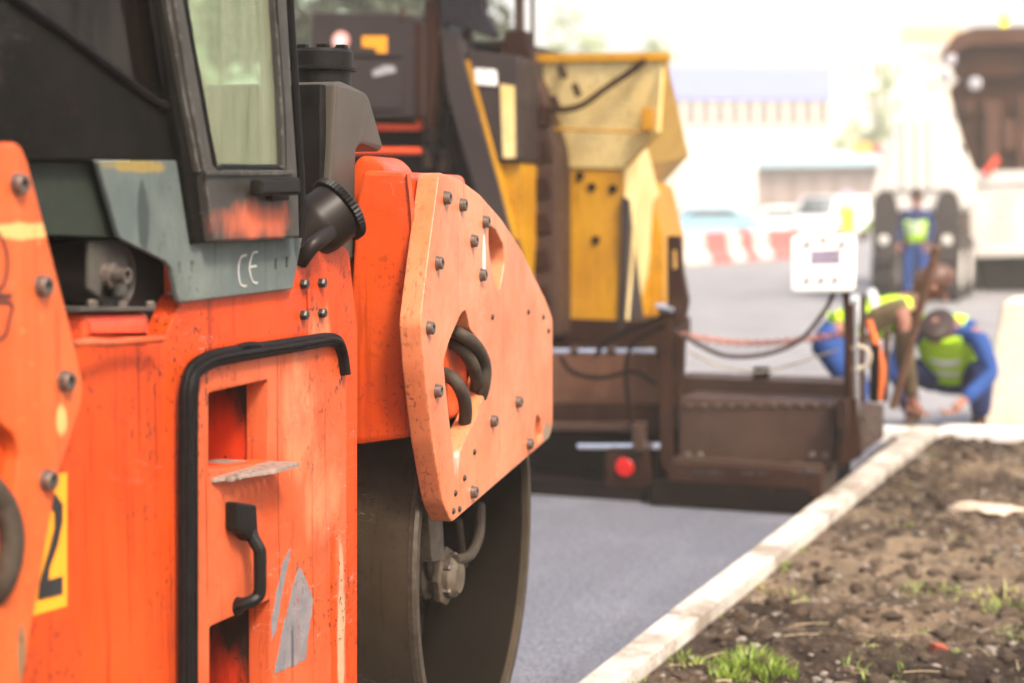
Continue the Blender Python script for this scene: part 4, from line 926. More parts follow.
# tool box of grey panels with round plate and yellow sticker
BY = PY + 0.35
tb = pslab(BY, [(312, 12), (412, 14), (424, 22), (424, 118), (312, 116)], 0.7, m_pgrey, 'switch_cabinet', r=0.015, bev=0.012)
pslab(BY - 0.006, [(322, 54), (402, 56), (402, 58), (322, 56.5)], 0.01, m_tar, 'panel_gap', tb, bev=0.001)
pslab(BY - 0.012, [(326, 62), (402, 63), (402, 110), (326, 109)], 0.016, m_pgrey, 'cabinet_door', tb, bev=0.004)
pslab(BY - 0.004, [(414, 22), (422, 24), (422, 116), (414, 116)], 0.01, m_pb, 'cabinet_edge', tb, bev=0.002)
link('yellow_sticker', slab(FY(BY - .003), [(362, 36), (387, 36), (387, 53), (376, 53), (376, 48), (362, 47)], 0.004, bev=0.0005), m_yel, tb)
rs_ = link('round_plate', lathe(FY(BY).P(341, 41), (0, -1, 0), [(0.055, 0), (0.055, 0.006), (0.05, 0.008)], 28), plain('pale_red_disc', (0.62, 0.30, 0.26), 0.5, bmp=0), tb)
link('disc_centre', lathe(FY(BY).P(341, 41), (0, -1, 0), [(0.032, 0.006), (0.032, 0.0105)], 24), m_white, rs_)
link('scuff_mark', slab(FY(BY - .013), [(372, 71), (384, 65), (394, 66), (396, 72), (382, 75), (373, 77)], 0.002, bev=0), plain('grey_scuff', (0.30, 0.28, 0.28), 0.6), tb)
pslab(BY + 0.02, [(424, 0), (432, 0), (436, 60), (430, 130), (424, 130)], 0.1, m_pb, 'cabinet_post')
pp('cabinet_handle', cyl(FY(BY).P(403, 8), FY(BY).P(403, 20), 0.015), m_pb2)
for y in (127, 151):
    pp('guard_rail', cyl(FY(BY + .1).P(352, y), FY(BY + .1).P(421, y), 0.020), m_rail)
pp('guard_rail', cyl(FY(BY + .1).P(420, 111), FY(BY + .1).P(420, 129), 0.018), m_rail)
pslab(BY + 0.5, [(330, 118), (480, 118), (480, 345), (330, 345)], 0.1, m_tar, 'engine_shroud')
pslab(PY + 0.5, [(470, 345), (680, 345), (680, 500), (470, 500)], 0.1, m_tar, 'rear_frame')
# operator platform: posts, console and hanging canopy sheet
for (x, y0, y1, r_) in ((436, -140, 40, .03), (446, -140, 40, .02), (468, -140, 60, .03), (520, -140, 60, .028), (533, -140, 80, .012)):
    pp('canopy_post', cyl(FY(HY - .3).P(x - 2, y0), FY(HY - .3).P(x, y1), r_), m_pb2)
pslab(HY - 0.35, [(505, 30), (524, 30), (528, 58), (500, 58)], 0.15, m_pb, 'post_foot')
pslab(HY - 0.4, [(440, -140), (482, -140), (484, 12), (497, 34), (490, 38), (470, 30), (440, 22)], 0.06, plain('dark_tarp', (0.035, 0.03, 0.035), 0.8), 'canopy_sheet', r=0.01)
pbox(HY - 1.0, 260, -160, 560, -140, 2.4, m_pgrey, 'canopy_roof')
pbox(HY + 0.2, 470, 40, 514, 70, 0.8, m_pb2, 'operator_deck')
# crawler tracks under the body
cxr = FY(PY + 2.6).P(655, 300).x
for x0 in (cxr - 2.3, cxr - 0.5):
    tr = lathe((x0, PY + 1.5, 0.36), (1, 0, 0), [(0.30, 0), (0.36, 0.02), (0.36, 0.34), (0.30, 0.36)], 28)
    for v in tr.verts:
        if v.co.y > PY + 1.5: v.co.y += 1.3
    pp('crawler_track', tr, m_tar)
fr_b = bxm((cxr - 2.3, PY + 0.8, 0.45), (cxr - 0.5, PY + 3.6, 1.25), 0.03)
pp('chassis', fr_b, m_pb)
# ------------------------------------------------------------------ people
def skin(verts, edges, radii, sub=2, root=0):
    me = bpy.data.meshes.new('t'); me.from_pydata([tuple(v) for v in verts], edges, [])
    ob = bpy.data.objects.new('t', me); COL.objects.link(ob)
    ob.modifiers.new('k', 'SKIN'); 
    for i, r in enumerate(radii):
        sv = me.skin_vertices[0].data[i]; sv.radius = (r, r) if not isinstance(r, tuple) else r; sv.use_root = (i == root)
    s_ = ob.modifiers.new('u', 'SUBSURF'); s_.levels = sub
    out = bpy.data.meshes.new_from_object(ob.evaluated_get(bpy.context.evaluated_depsgraph_get()))
    bpy.data.objects.remove(ob); bpy.data.meshes.remove(me)
    return out
def join(meshes):
    b = bmesh.new()
    for m in meshes: add_mesh(b, m)
    return b
m_skin = plain('skin', (0.27, 0.12, 0.08), 0.55, var=0.08, bmp=0)
m_hair = plain('dark_hair', (0.028, 0.016, 0.012), 0.6, var=0.3, scale=80, bmp=0.5)
m_vest = plain('lime_hi_vis_cloth', (0.42, 0.70, 0.02), 0.7, var=0.08)
m_refl = plain('silver_reflective_tape', (0.65, 0.66, 0.66), 0.35, 0.2, var=0.08)
m_blue = plain('blue_work_cloth', (0.014, 0.052, 0.20), 0.8, var=0.2)
m_navy = plain('navy_work_cloth', (0.018, 0.030, 0.10), 0.85, var=0.25)
m_olive = plain('muddy_olive_cloth', (0.10, 0.07, 0.035), 0.85, var=0.3)
m_glove = plain('dark_glove', (0.05, 0.04, 0.035), 0.8)
m_boot = plain('black_boot', (0.03, 0.025, 0.02), 0.6)
def worker(J, loc, rz, label, lower, sleeves, group=None, cap=None, tape=True):
    """J: joints in metres, facing +Y before rz. pelvis, waist, chest, neck, head; per side: sh el wr hip kn an toe"""
    root = thing('person', label, 'person', loc, group)
    root.rotation_euler = (0, 0, rz)
    J = {k: Vector(v) for k, v in J.items()}
    sd = [('l', -1), ('r', 1)]
    # body
    V = [J['pelvis'], J['waist'], J['chest'], J['neck'], J['neck'] + (J['head'] - J['neck']) * 0.45, J['head'], J['head'] + (J['head'] - J['neck']).normalized() * 0.085]
    E = [(0, 1), (1, 2), (2, 3), (3, 4), (4, 5), (5, 6)]; Rr = [.115, .105, .12, .055, .052, .088, .06]
    for s_, _ in sd:
        i = len(V); V += [J['sh' + s_], J['el' + s_], J['wr' + s_]]; E += [(2, i), (i, i + 1), (i + 1, i + 2)]; Rr += [.05, .038, .026]
        hd = J['wr' + s_] + (J['wr' + s_] - J['el' + s_]).normalized() * 0.07; V.append(hd); E.append((i + 2, i + 3)); Rr.append((.034, .020))
        i = len(V); V += [J['hip' + s_], J['kn' + s_], J['an' + s_], J['toe' + s_]]; E += [(0, i), (i, i + 1), (i + 1, i + 2), (i + 2, i + 3)]; Rr += [.085, .055, .038, .03]
    parts_ = [skin(V, E, Rr)]
    face = J.get('face', Vector((0, 1, 0))).normalized(); hu = (J['head'] - J['neck']).normalized(); hx = face.cross(hu).normalized()
    nose = bmesh.new(); bmesh.ops.create_icosphere(nose, subdivisions=2, radius=0.017); xf(nose, Matrix.Translation(J['head'] + face * 0.098 - hu * 0.005))
    me = bpy.data.meshes.new('t'); nose.to_mesh(me); nose.free(); parts_.append(me)
    for e_ in (-1, 1):
        ear = bmesh.new(); bmesh.ops.create_icosphere(ear, subdivisions=2, radius=0.026); xf(ear, Matrix.Translation(J['head'] + hx * e_ * 0.088) @ Matrix.Diagonal((.5, .8, 1.1, 1)))
        me = bpy.data.meshes.new('t'); ear.to_mesh(me); ear.free(); parts_.append(me)
    for s_, sg in sd:   # fingers
        w = J['wr' + s_]; d = (w - J['el' + s_]).normalized(); side = d.cross(Vector((0, 0, 1))); side = side.normalized() if side.length > .1 else Vector((1, 0, 0)); pn = side.cross(d)
        for k in range(4):
            a = w + d * 0.075 + side * (k - 1.5) * 0.018; L = (0.07, 0.08, 0.075, 0.06)[k]
            parts_.append(skin([a, a + d * L * .45 + pn * .008, a + d * L * .75 + pn * .028, a + d * L * .9 + pn * .048], [(0, 1), (1, 2), (2, 3)], [.009, .009, .008, .007], 1))
        a = w + d * 0.03 + side * sg * 0.03; parts_.append(skin([a, a + (d + side * sg).normalized() * .03, a + (d * 1.4 + side * sg * .8).normalized() * .06], [(0, 1), (1, 2)], [.011, .010, .008], 1))
    link('body', join(parts_), m_skin, root, local=True)
    # eyes and mouth
    for e_ in (-1, 1):
        eb = bmesh.new(); bmesh.ops.create_icosphere(eb, subdivisions=2, radius=0.011); xf(eb, Matrix.Translation(J['head'] + face * 0.080 + hx * e_ * 0.032 + hu * 0.018)); link('eye', eb, m_hair, root, local=True)
    # trousers
    V = [J['pelvis'] + (J['waist'] - J['pelvis']) * .4, J['pelvis']]; E = [(0, 1)]; Rr = [.125, .13]
    for s_, _ in sd:
        i = len(V); V += [J['hip' + s_], J['hip' + s_].lerp(J['kn' + s_], .5), J['kn' + s_], J['an' + s_].lerp(J['kn' + s_], .1)]; E += [(1, i), (i, i + 1), (i + 1, i + 2), (i + 2, i + 3)]; Rr += [.105, .092, .075, .068]
    link('trousers', skin(V, E, Rr, root=1), lower, root, local=True)
    for s_, _ in sd:
        an, toe = J['an' + s_], J['toe' + s_]
        link('boot', skin([an + Vector((0, 0, .06)), an + Vector((0, 0, -.03)), toe], [(0, 1), (1, 2)], [.055, .052, .044], 2, 1), m_boot, root, local=True)
    # jacket with sleeves
    V = [J['pelvis'].lerp(J['waist'], .5), J['waist'], J['chest'], J['neck'].lerp(J['chest'], .35)]; V.append(J['neck'].lerp(J['head'], .15)); E = [(0, 1), (1, 2), (2, 3), (3, 4)]; Rr = [.128, .125, .142, .085, .072]
    for s_, _ in sd:
        i = len(V); V += [J['sh' + s_], J['el' + s_], J['wr' + s_].lerp(J['el' + s_], .08)]; E += [(2, i), (i, i + 1), (i + 1, i + 2)]; Rr += [.068, .055, .045]
    link('jacket', skin(V, E, Rr, root=1), sleeves, root, local=True)
    V = [J['pelvis'].lerp(J['waist'], .35), J['waist'], J['chest']]; V += [J['shl'].lerp(J['chest'], .08), J['shr'].lerp(J['chest'], .08), J['neck'].lerp(J['chest'], .45)]
    vest = link('vest', skin(V, [(0, 1), (1, 2), (2, 3), (2, 4), (2, 5)], [.145, .142, .160, .092, .092, .10], root=1), m_vest, root, local=True)
    if tape:
        a, c = J['waist'], J['chest']; ax_ = (c - a).normalized()
        for t in (0.1, 0.55):
            q = a.lerp(c, t); link('reflective_band', lathe(q - ax_ * .022, ax_, [(.155, 0), (.168, .004), (.168, .046), (.155, .05)], 24), m_refl, vest, local=True)
    # hair or cap
    hb_ = bmesh.new(); bmesh.ops.create_icosphere(hb_, subdivisions=3, radius=1)
    for v in hb_.verts: v.co *= 1 + 0.05 * noise.noise(v.co * 4)
    M = Matrix((hx * .102, face * .100, hu * .128)).transposed().to_4x4(); M.translation = J['head'] - face * .034 + hu * .028
    xf(hb_, M)
    link('hair' if cap is None else 'cap', hb_, m_hair if cap is None else cap, root, local=True)
    return root
def base_pose(): 
    return dict(pelvis=(0, 0, .95), waist=(0, 0, 1.12), chest=(0, .01, 1.34), neck=(0, .02, 1.50), head=(0, .05, 1.64), face=(0, 1, 0),
        shl=(-.19, 0, 1.42), ell=(-.24, .03, 1.15), wrl=(-.22, .15, .93), shr=(.19, 0, 1.42), elr=(.24, .03, 1.15), wrr=(.22, .15, .93),
        hipl=(-.10, 0, .90), knl=(-.11, .03, .50), anl=(-.11, 0, .10), toel=(-.13, .16, .05), hipr=(.10, 0, .90), knr=(.11, .03, .50), anr=(.11, 0, .10), toer=(.13, .16, .05))
# standing worker by the truck
d3 = 25.5
w3 = on_z(915, 306, 0.0)
worker(base_pose(), w3, R(172), 'distant worker standing between the tall dark wheel guards in a lime vest and blue trousers', m_blue, m_navy)
J = base_pose(); J.update(ell=(-.30, .10, 1.20), wrl=(-.24, .32, 1.10), elr=(.30, .10, 1.20), wrr=(.2, .33, 1.12))
worker(J, on_z(886, 300, 0.0), R(60), 'distant worker in a lime jacket left of the dark wheel guards, mostly hidden', m_navy, m_vest)
# crouching worker behind the cross kerb, head bowed to the camera
J = dict(pelvis=(0, -.22, .36), waist=(0, -.12, .50), chest=(0, .10, .66), neck=(0, .24, .74), head=(0, .36, .70), face=(0, .55, -.83),
    shl=(-.20, .16, .66), ell=(-.30, .20, .42), wrl=(-.15, .38, .26), shr=(.20, .16, .66), elr=(.30, .20, .42), wrr=(.12, .40, .24),
    hipl=(-.12, -.20, .34), knl=(-.25, .20, .46), anl=(-.20, .02, .10), toel=(-.23, .18, .05), hipr=(.12, -.20, .34), knr=(.25, .20, .46), anr=(.20, .02, .10), toer=(.23, .18, .05))
q = FY(YC + 0.62).P(947, 400)
w2_ = worker(J, (q.x, q.y, -0.03), R(176), 'crouching dark haired worker in lime vest and blue jacket behind the pale cross kerb', m_navy, m_blue)
w2_.scale = (1.1, 1.1, 1.1)
# bent worker behind the paver's end gate, facing right
J = dict(pelvis=(0, -.18, .74), waist=(0, .0, .84), chest=(0, .22, .92), neck=(0, .34, .99), head=(0, .43, 1.06), face=(0, .75, -.65),
    shl=(-.18, .26, .90), ell=(-.22, .26, .62), wrl=(-.15, .30, .40), shr=(.18, .26, .90), elr=(.24, .28, .62), wrr=(.16, .32, .40),
    hipl=(-.12, -.18, .72), knl=(-.15, .02, .42), anl=(-.14, -.18, .10), toel=(-.15, .0, .05), hipr=(.12, -.18, .72), knr=(.16, .02, .42), anr=(.14, -.18, .10), toer=(.15, .0, .05))
q = FY(PY + 1.9).P(858, 380)
worker(J, (q.x, q.y, 0), R(-82), 'bent over worker in lime vest and blue trousers behind the paver end gate', m_blue, m_olive, cap=plain('dusty_brown_helmet', (0.10, 0.05, 0.035), 0.4, bmp=0))
# long dark handle leaning across
tl = thing('wooden_pole', 'long dark brown pole leaning between the two bent workers', 'pole', (q.x + 0.9, q.y + 0.1, 0))
a = FY(PY + 1.5).P(937, 246); c = FY(PY + 1.7).P(893, 408); link('handle', cyl(a, c, 0.026), plain('dark_wood', (0.12, 0.06, 0.035), 0.6), tl)
# ------------------------------------------------------------------ trucks and works behind
m_wht = paint('dusty_white_paint', (0.60, 0.56, 0.50), (0.68, 0.64, 0.58), 0.5, dirt=(0.40, 0.32, 0.24), dirt_amt=0.4, spots=False)
m_tyre = plain('dusty_tyre', (0.045, 0.036, 0.032), 0.85)
def Wd(y, depth): return (CH - 0) and depth
TY = w3.y + 0.9
truck = thing('tipper_truck', 'white tipper truck with raised tapering body, rear wheels either side of a worker', 'truck', (FY(TY).P(918, 200).x, TY + 2, 0))
T = FY(TY)
def tk(name, me, m, parent=truck): return link(name, me, m, parent)
tk('tipping_body', slab(T, [(897, 112), (903, 100), (932, 100), (938, 112), (966, 196), (962, 212), (872, 212), (868, 196)], 1.8, r=0.15, bev=0.04), m_wht)
tg = tk('tailgate', slab(T.off(0.04), [(898, 116), (940, 116), (954, 190), (882, 190)], 0.04, r=0.04, bev=0.01), m_wht)
for x in (905, 918, 931): link('tailgate_rib', slab(T.off(0.09), [(x - 1.5, 118), (x + 1.5, 118), (x + 1.5, 188), (x - 1.5, 188)], 0.05, bev=0.01), m_wht, tg)
tk('chassis', slab(T, [(895, 212), (945, 212), (945, 245), (895, 245)], 5.5, bev=0.02), m_pb)
for x in (884, 947):
    c = T.P(x, 240); r_ = 0.52
    for yy_ in (0.5, 1.9, 5.0):
        wv = lathe((c.x - 0.2, TY + yy_, 0.52), (1, 0, 0), [(0.30, 0.04), (0.47, 0.0), (0.52, 0.05), (0.52, 0.35), (0.47, 0.40), (0.30, 0.36)], 28)
        wh = tk('wheel', wv, m_tyre); link('rim', lathe((c.x - 0.2, TY + yy_, 0.52), (1, 0, 0), [(0.295, 0.02), (0.295, 0.38)], 20), m_wht, wh)
    tk('wheel_guard', slab(T.off(0.15), [(x - 12, 208), (x - 8, 192), (x + 8, 190), (x + 13, 206), (x + 13, 262), (x - 12, 262)], 0.12, r=0.10, bev=0.02), m_tyre)
    lp = tk('tail_lamp', lathe(T.P(x, 240, 0.16), (0, -1, 0), [(0.08, 0), (0.08, 0.03), (0.05, 0.04)], 16), m_wht)
tk('cab', slab(FY(TY + 4.2), [(880, 140), (955, 140), (955, 250), (880, 250)], 1.8, r=0.12, bev=0.05), m_wht)
# big dark feeder machine with white side tank, right edge
GY = on_z(985, 292, 0).y
G = FY(GY)
m_fb = paint('red_brown_feeder_paint', (0.040, 0.012, 0.004), (0.07, 0.025, 0.010), 0.6, spots=False, grime=0.6, scale=1.5, spec=0.1)
m_fb2 = paint('worn_feeder_paint', (0.075, 0.032, 0.018), (0.12, 0.058, 0.038), 0.6, spots=False, grime=0.6, scale=1.5, spec=0.1)
feed = thing('material_feeder', 'huge dark brown feeder machine with roof, yellow beacon and white side tank', 'feeder', (G.P(1010, 250).x, GY + 1.5, 0))
def fd(name, me, m, parent=None): return link(name, me, m, parent or feed)
wt = fd('side_tank', slab(G, [(966, 178), (1100, 174), (1100, 254), (972, 258)], 1.6, r=0.04, bev=0.03), m_wht)
link('tank_lid', slab(G.off(0.05), [(962, 172), (1100, 168), (1100, 181), (964, 186)], 1.7, bev=0.02), m_wht, wt)
for y in (196, 206, 216, 226, 236): link('vent_slot', slab(G.off(0.004), [(992, y), (1015, y - 1), (1015, y + 3), (992, y + 4)], 0.01, bev=0.001), plain('grey_slot', (0.42, 0.38, 0.35), 0.6), wt)
fd('machine_body', slab(G.off(-0.3), [(948, 90), (965, 74), (1130, 70), (1130, 172), (975, 172), (962, 140)], 2.6, r=0.06, bev=0.04), m_fb)
for (x0, y0, x1, y1) in ((985, 100, 1000, 168), (1018, 95, 1023, 170), (960, 100, 972, 112), (1003, 120, 1016, 150)): fd('side_fitting', slab(G.off(-0.1), [(x0, y0), (x1, y0), (x1, y1), (x0, y1)], 0.3, bev=0.03), m_fb2)
fd('roof', slab(G.off(0.1), [(955, 34), (975, 27), (1140, 24), (1140, 42), (968, 46), (940, 62), (940, 54)], 3.0, r=0.03, bev=0.03), m_fb2)
fd('upper_deck', slab(G.off(-0.1), [(945, 50), (1140, 44), (1140, 72), (955, 78)], 2.6, r=0.03, bev=0.03), m_fb)
fd('conveyor', beam(G.P(1040, 150, -0.25), G.P(975, 110, -0.6), 0.5, 0.2), m_fb2)
for (x, y) in ((950, 60), (946, 76), (975, 84)): fd('lamp', lathe(G.P(x, y, 0.02), (0, -1, 0), [(0.10, 0), (0.12, 0.06), (0.08, 0.09)], 14), plain('grey_lamp', (0.40, 0.38, 0.40), 0.3))
bc = fd('beacon', lathe(G.P(1004, 26, -0.1), (0, 0, 1), [(0.05, 0), (0.075, 0.03), (0.075, 0.12), (0.055, 0.17), (0.0, 0.19)], 18), plain('yellow_beacon_lens', (0.95, 0.80, 0.0), 0.3, bmp=0, emit=1.0))
fd('warning_flag', slab(G.off(0.12), [(982, 172), (996, 155), (1000, 160), (990, 176)], 0.03, bev=0.005), plain('red_flag', (0.85, 0.08, 0.04), 0.6))
fd('crawler_track', slab(G.off(-0.2), [(972, 256), (1110, 252), (1110, 288), (984, 292)], 2.4, r=0.14, bev=0.04), m_tar)
# pale tarpaulin covered block at the right edge
q1 = FY(YC + 0.55)
bl = own_origin(link('concrete_block', slab(q1, [(1002, 302), (1090, 298), (1100, 440), (975, 440)], 0.8, r=0.04, bev=0.03), plain('pale_beige_concrete', (0.66, 0.56, 0.44), 0.85, var=0.1, scale=8)))
tag(bl, 'tall pale beige tapered block standing behind the cross kerb at the right edge', 'block')
# ------------------------------------------------------------------ barriers, cars, shelter, signs
m_bred = plain('red_barrier_plastic', (0.55, 0.10, 0.09), 0.5, var=0.1); m_bwht = plain('white_barrier_plastic', (0.50, 0.47, 0.42), 0.5, var=0.06)
def barrier_bm(w, h=0.82):
    fr = Fr((0, 0, 0), None, (1, 0, 0))
    fr2 = Fr((w / 2, 0, 0), None, (1, 0, 0))
    pr = [(-.28, 0), (.28, 0), (.28, .12), (.12, .34), (.07, h), (-.07, h), (-.12, .34), (-.28, .12)]
    return poly_mesh(fr2, round_poly(pr, 0.03), w, 0.015)
bar = [(676, 692, 'w'), (692, 702, 'w'), (702, 724, 'r'), (724, 738, 'w'), (738, 750, 'r'), (750, 765, 'w'), (765, 797, 'r'), (797, 812, 'w')]
nr = {'r': 0, 'w': 0}
names = {'w': ['white plastic road barrier next to the paver hopper hook', 'white barrier just left of the first red barrier', 'white barrier between the two left red barriers', 'white barrier left of the widest red barrier', 'white barrier behind the left edge of the control panel'],
         'r': ['first red plastic road barrier to the right of the paver', 'narrow red barrier between two white ones', 'widest red barrier in front of the white car']}
for i, (x0, x1, k) in enumerate(bar):
    yb_ = 266 - i * 1.2
    A = on_z(x0, yb_, 0); B = on_z(x1, yb_ - 1.2, 0); w_ = (B - A).length - 0.03
    me = barrier_bm(w_); o = link('road_barrier', me, m_bred if k == 'r' else m_bwht)
    o.location = (A + B) / 2; o.rotation_euler = (0, 0, math.atan2(B.y - A.y, B.x - A.x))
    tag(o, names[k][nr[k]], 'barrier', 'red and white road barriers'); nr[k] += 1
def car(loc, rz, m, label, sc=1.0, van=False):
    root = thing('parked_car', label, 'car', loc, 'cars parked behind the barriers'); root.rotation_euler = (0, 0, rz)
    fr = Fr((0.85, 0, 0), None, (1, 0, 0))
    if van: prof = [(-2.2, .35), (2.2, .35), (2.25, .9), (1.75, 1.05), (1.2, 1.85), (-2.15, 1.9), (-2.2, 1.0)]
    else: prof = [(-2.2, .32), (2.15, .32), (2.2, .70), (1.25, .92), (.65, 1.42), (-.95, 1.46), (-1.75, 1.0), (-2.2, .92)]
    link('body', poly_mesh(fr, round_poly(prof, .16), 1.7, 0.09), m, root, local=True)
    gm = plain('car_window_glass', (0.10, 0.12, 0.13), 0.12, bmp=0)
    g_ = [(-.85, 1.36), (.58, 1.34), (1.02, .98), (-1.45, .98)] if not van else [(-.1, 1.7), (1.1, 1.7), (1.5, 1.15), (-.1, 1.15)]
    link('side_window', poly_mesh(fr.off(0.004), round_poly(g_, .06), 0.01, 0.0), gm, root, local=True)
    link('side_window', poly_mesh(fr.off(-1.694), round_poly(g_, .06), 0.01, 0.0), gm, root, local=True)
    if not van: b = bmesh.new(); vs = [b.verts.new(p) for p in ((-.68, 1.27, .94), (.68, 1.27, .94), (.6, .70, 1.40), (-.6, .70, 1.40))]
    else: b = bmesh.new(); vs = [b.verts.new(p) for p in ((-.75, 1.74, 1.10), (.75, 1.74, 1.10), (.68, 1.24, 1.80), (-.68, 1.24, 1.80))]
    b.faces.new(vs); xf(b, Matrix.Translation((0, .025, .025))); o = link('windscreen', b, gm, root, local=True); s_ = o.modifiers.new('s', 'SOLIDIFY'); s_.thickness = 0.01
    for x_ in (-.78, .78):
        for y_ in (-1.35, 1.38):
            w_ = link('wheel', lathe((x_ - .1, y_, .32), (1, 0, 0), [(.2, 0), (.30, .0), (.32, .03), (.32, .17), (.30, .2), (.2, .2)], 20), m_tyre, root, local=True)
        link('headlight', lathe((x_ * .85, 2.16, .66), (0, 1, 0), [(.10, 0), (.10, .04), (.06, .06)], 14), m_bwht, root, local=True)
    return root
m_cw = plain('white_car_paint', (0.78, 0.78, 0.78), 0.3, var=0.03, bmp=0); m_cb = plain('light_blue_car_paint', (0.25, 0.50, 0.62), 0.3, var=0.05, bmp=0)
p = on_z(775, 239, 0); car(p, R(118), m_cw, 'white parked car behind the widest red barrier')
p = on_z(832, 242, 0); car(p, R(165), m_cw, 'white parked van right of the white car, partly behind the control panel', van=True)
p = on_z(706, 242, 0); car(p, R(110), m_cb, 'light blue parked car behind the left barriers')
# pale box truck, shelter, yellow board
p = on_z(708, 236, 0); f = FY(p.y)
bt = thing('box_truck', 'tall pale box truck behind the light blue car', 'truck', p)
link('cargo_box', slab(f, [(680, 136), (734, 134), (734, 214), (680, 214)], 5, r=0.1, bev=0.05), plain('pale_box_paint', (0.70, 0.66, 0.60), 0.6, var=0.05), bt)
for x in (690, 724): link('wheel', lathe(f.P(x - 4, 224, -1), (1, 0, 0), [(.4, 0), (.5, .05), (.5, .35), (.4, .4)], 20), m_tyre, bt)
link('chassis', slab(f.off(-.2), [(684, 214), (730, 214), (730, 226), (684, 226)], 4.6), m_pb, bt)
p = on_z(810, 232, 0); f = FY(p.y)
sh = thing('bus_shelter', 'long kiosk with a pale blue curved roof and brown glazed front', 'kiosk', p)
link('roof', slab(f.off(.6), [(740, 160), (752, 153), (800, 149), (862, 152), (884, 160), (884, 166), (740, 168)], 4, r=0.1, bev=0.05), plain('pale_blue_roof', (0.45, 0.66, 0.74), 0.5, var=0.05), sh)
link('front', slab(f, [(743, 166), (880, 165), (880, 226), (743, 226)], 3, bev=0.05), plain('brown_glazing', (0.26, 0.18, 0.14), 0.3, var=0.2, scale=1), sh)
for x in (760, 781, 803, 824, 846, 866): link('window_pane', slab(f.off(.05), [(x - 8, 174), (x + 8, 174), (x + 8, 212), (x - 8, 212)], 0.05, bev=0.01), plain('kiosk_glass', (0.36, 0.28, 0.26), 0.15, bmp=0), sh)
for x in (743, 880): link('post', slab(f.off(.55), [(x - 2, 166), (x + 2, 166), (x + 2, 231), (x - 2, 231)], 0.2), m_pb2, sh)
p = on_z(882, 240, 0); f = FY(p.y)
rsg = thing('road_sign', 'small red and orange road sign left of the white tipper body', 'sign', p)
link('panel', slab(f, [(877, 143), (890, 143), (888, 157), (879, 157)], 0.05, bev=0.01), plain('red_sign_paint', (0.75, 0.04, 0.06), 0.5, bmp=0), rsg)
link('lower_panel', slab(f, [(853, 142), (872, 142), (872, 154), (853, 154)], 0.05, bev=0.01), plain('orange_sign_paint', (0.80, 0.40, 0.08), 0.5, bmp=0), rsg)
link('crossbar', slab(f.off(-.06), [(853, 147), (888, 147), (888, 149), (853, 149)], 0.05, bev=0.01), m_pb2, rsg)
link('post', cyl((p.x, p.y + .1, 0), f.P(883, 150, -.1), 0.06), m_pb2, rsg)
p = on_z(847, 262, 0); f = FY(p.y)
ys_ = thing('warning_board', 'yellow warning board with pale top panel behind the control panel', 'sign', p)
link('board', slab(f, [(840, 208), (855, 208), (855, 232), (840, 232)], 0.06, r=0.03, bev=0.01), plain('yellow_board', (0.85, 0.55, 0.05), 0.5, bmp=0), ys_)
link('top_panel', slab(f, [(841, 191), (854, 191), (854, 207), (841, 207)], 0.06, r=0.02, bev=0.01), plain('lilac_panel', (0.55, 0.50, 0.62), 0.5, bmp=0), ys_)
link('post', cyl((p.x, p.y + .1, 0), f.P(847, 200, -.1), 0.04), m_pb2, ys_)
# ------------------------------------------------------------------ buildings
def building(name, label, D, x0, ytop, x1, m, dep, band=None, rows=(), mw=None, roof=None, extra=()):
    f = FY(D); a = f.P(x0, 204); c = f.P(x1, ytop)
    r_ = thing(name, label, 'building', ((a.x + c.x) / 2, D, 0))
    link('wall', bxm((a.x, D, 0), (c.x, D + dep, c.z)), m, r_)
    if band: link('facade_band', slab(f.off(.15), [(x0 - 2, band[0]), (x1 + 2, band[0]), (x1 + 2, band[1]), (x0 - 2, band[1])], 0.3), band[2], r_)
    for (ya_, yb_, n, wfr) in rows:
        st = (x1 - x0) / n
        proto = None
        for i in range(n):
            xa = x0 + st * (i + .5 - wfr / 2); xb = xa + st * wfr
            w_ = link('window', slab(f.off(.06), [(xa, ya_), (xb, ya_), (xb, yb_), (xa, yb_)], 0.1, bev=0.02), mw, r_)
    return r_
m_cream = plain('cream_render', (0.66, 0.60, 0.48), 0.85, var=0.05, scale=2); m_whr = plain('white_render', (0.72, 0.70, 0.68), 0.85, var=0.04, scale=2)
m_band = plain('blue_violet_cladding', (0.28, 0.34, 0.82), 0.6, var=0.04, scale=2, bmp=0); m_win = plain('dull_window_glass', (0.20, 0.17, 0.16), 0.2, bmp=0)
building('building', 'long cream hall with a broad blue violet band above its windows', 125, 640, 66, 830, m_cream, 20, band=(67, 99, m_band), rows=((102, 124, 13, .5), (150, 172, 9, .5)), mw=m_win)
building('building', 'stepped white office block right of the blue banded hall', 140, 832, 52, 905, m_whr, 20, rows=((60, 78, 6, .5), (92, 108, 6, .5), (125, 140, 6, .5)), mw=m_win)
building('building', 'taller cream block behind the dark feeder machine with an ochre top storey', 150, 903, 27, 960, m_cream, 20, band=(27, 42, plain('ochre_cladding', (0.60, 0.40, 0.18), 0.7, bmp=0)), rows=((50, 66, 5, .5), (78, 92, 5, .5), (108, 122, 5, .5)), mw=m_win)
building('building', 'pale green apartment block added beyond the roller cab, standing in for its glass reflection', 60, -500, -260, 250, plain('pale_green_render', (0.40, 0.52, 0.42), 0.85, var=0.08, scale=1), 14, rows=((-40, 30, 9, .4), (60, 120, 9, .4), (-160, -90, 9, .4)), mw=plain('light_curtained_glass', (0.55, 0.55, 0.42), 0.4, bmp=0))  # block added so the cab glass seems to reflect a building
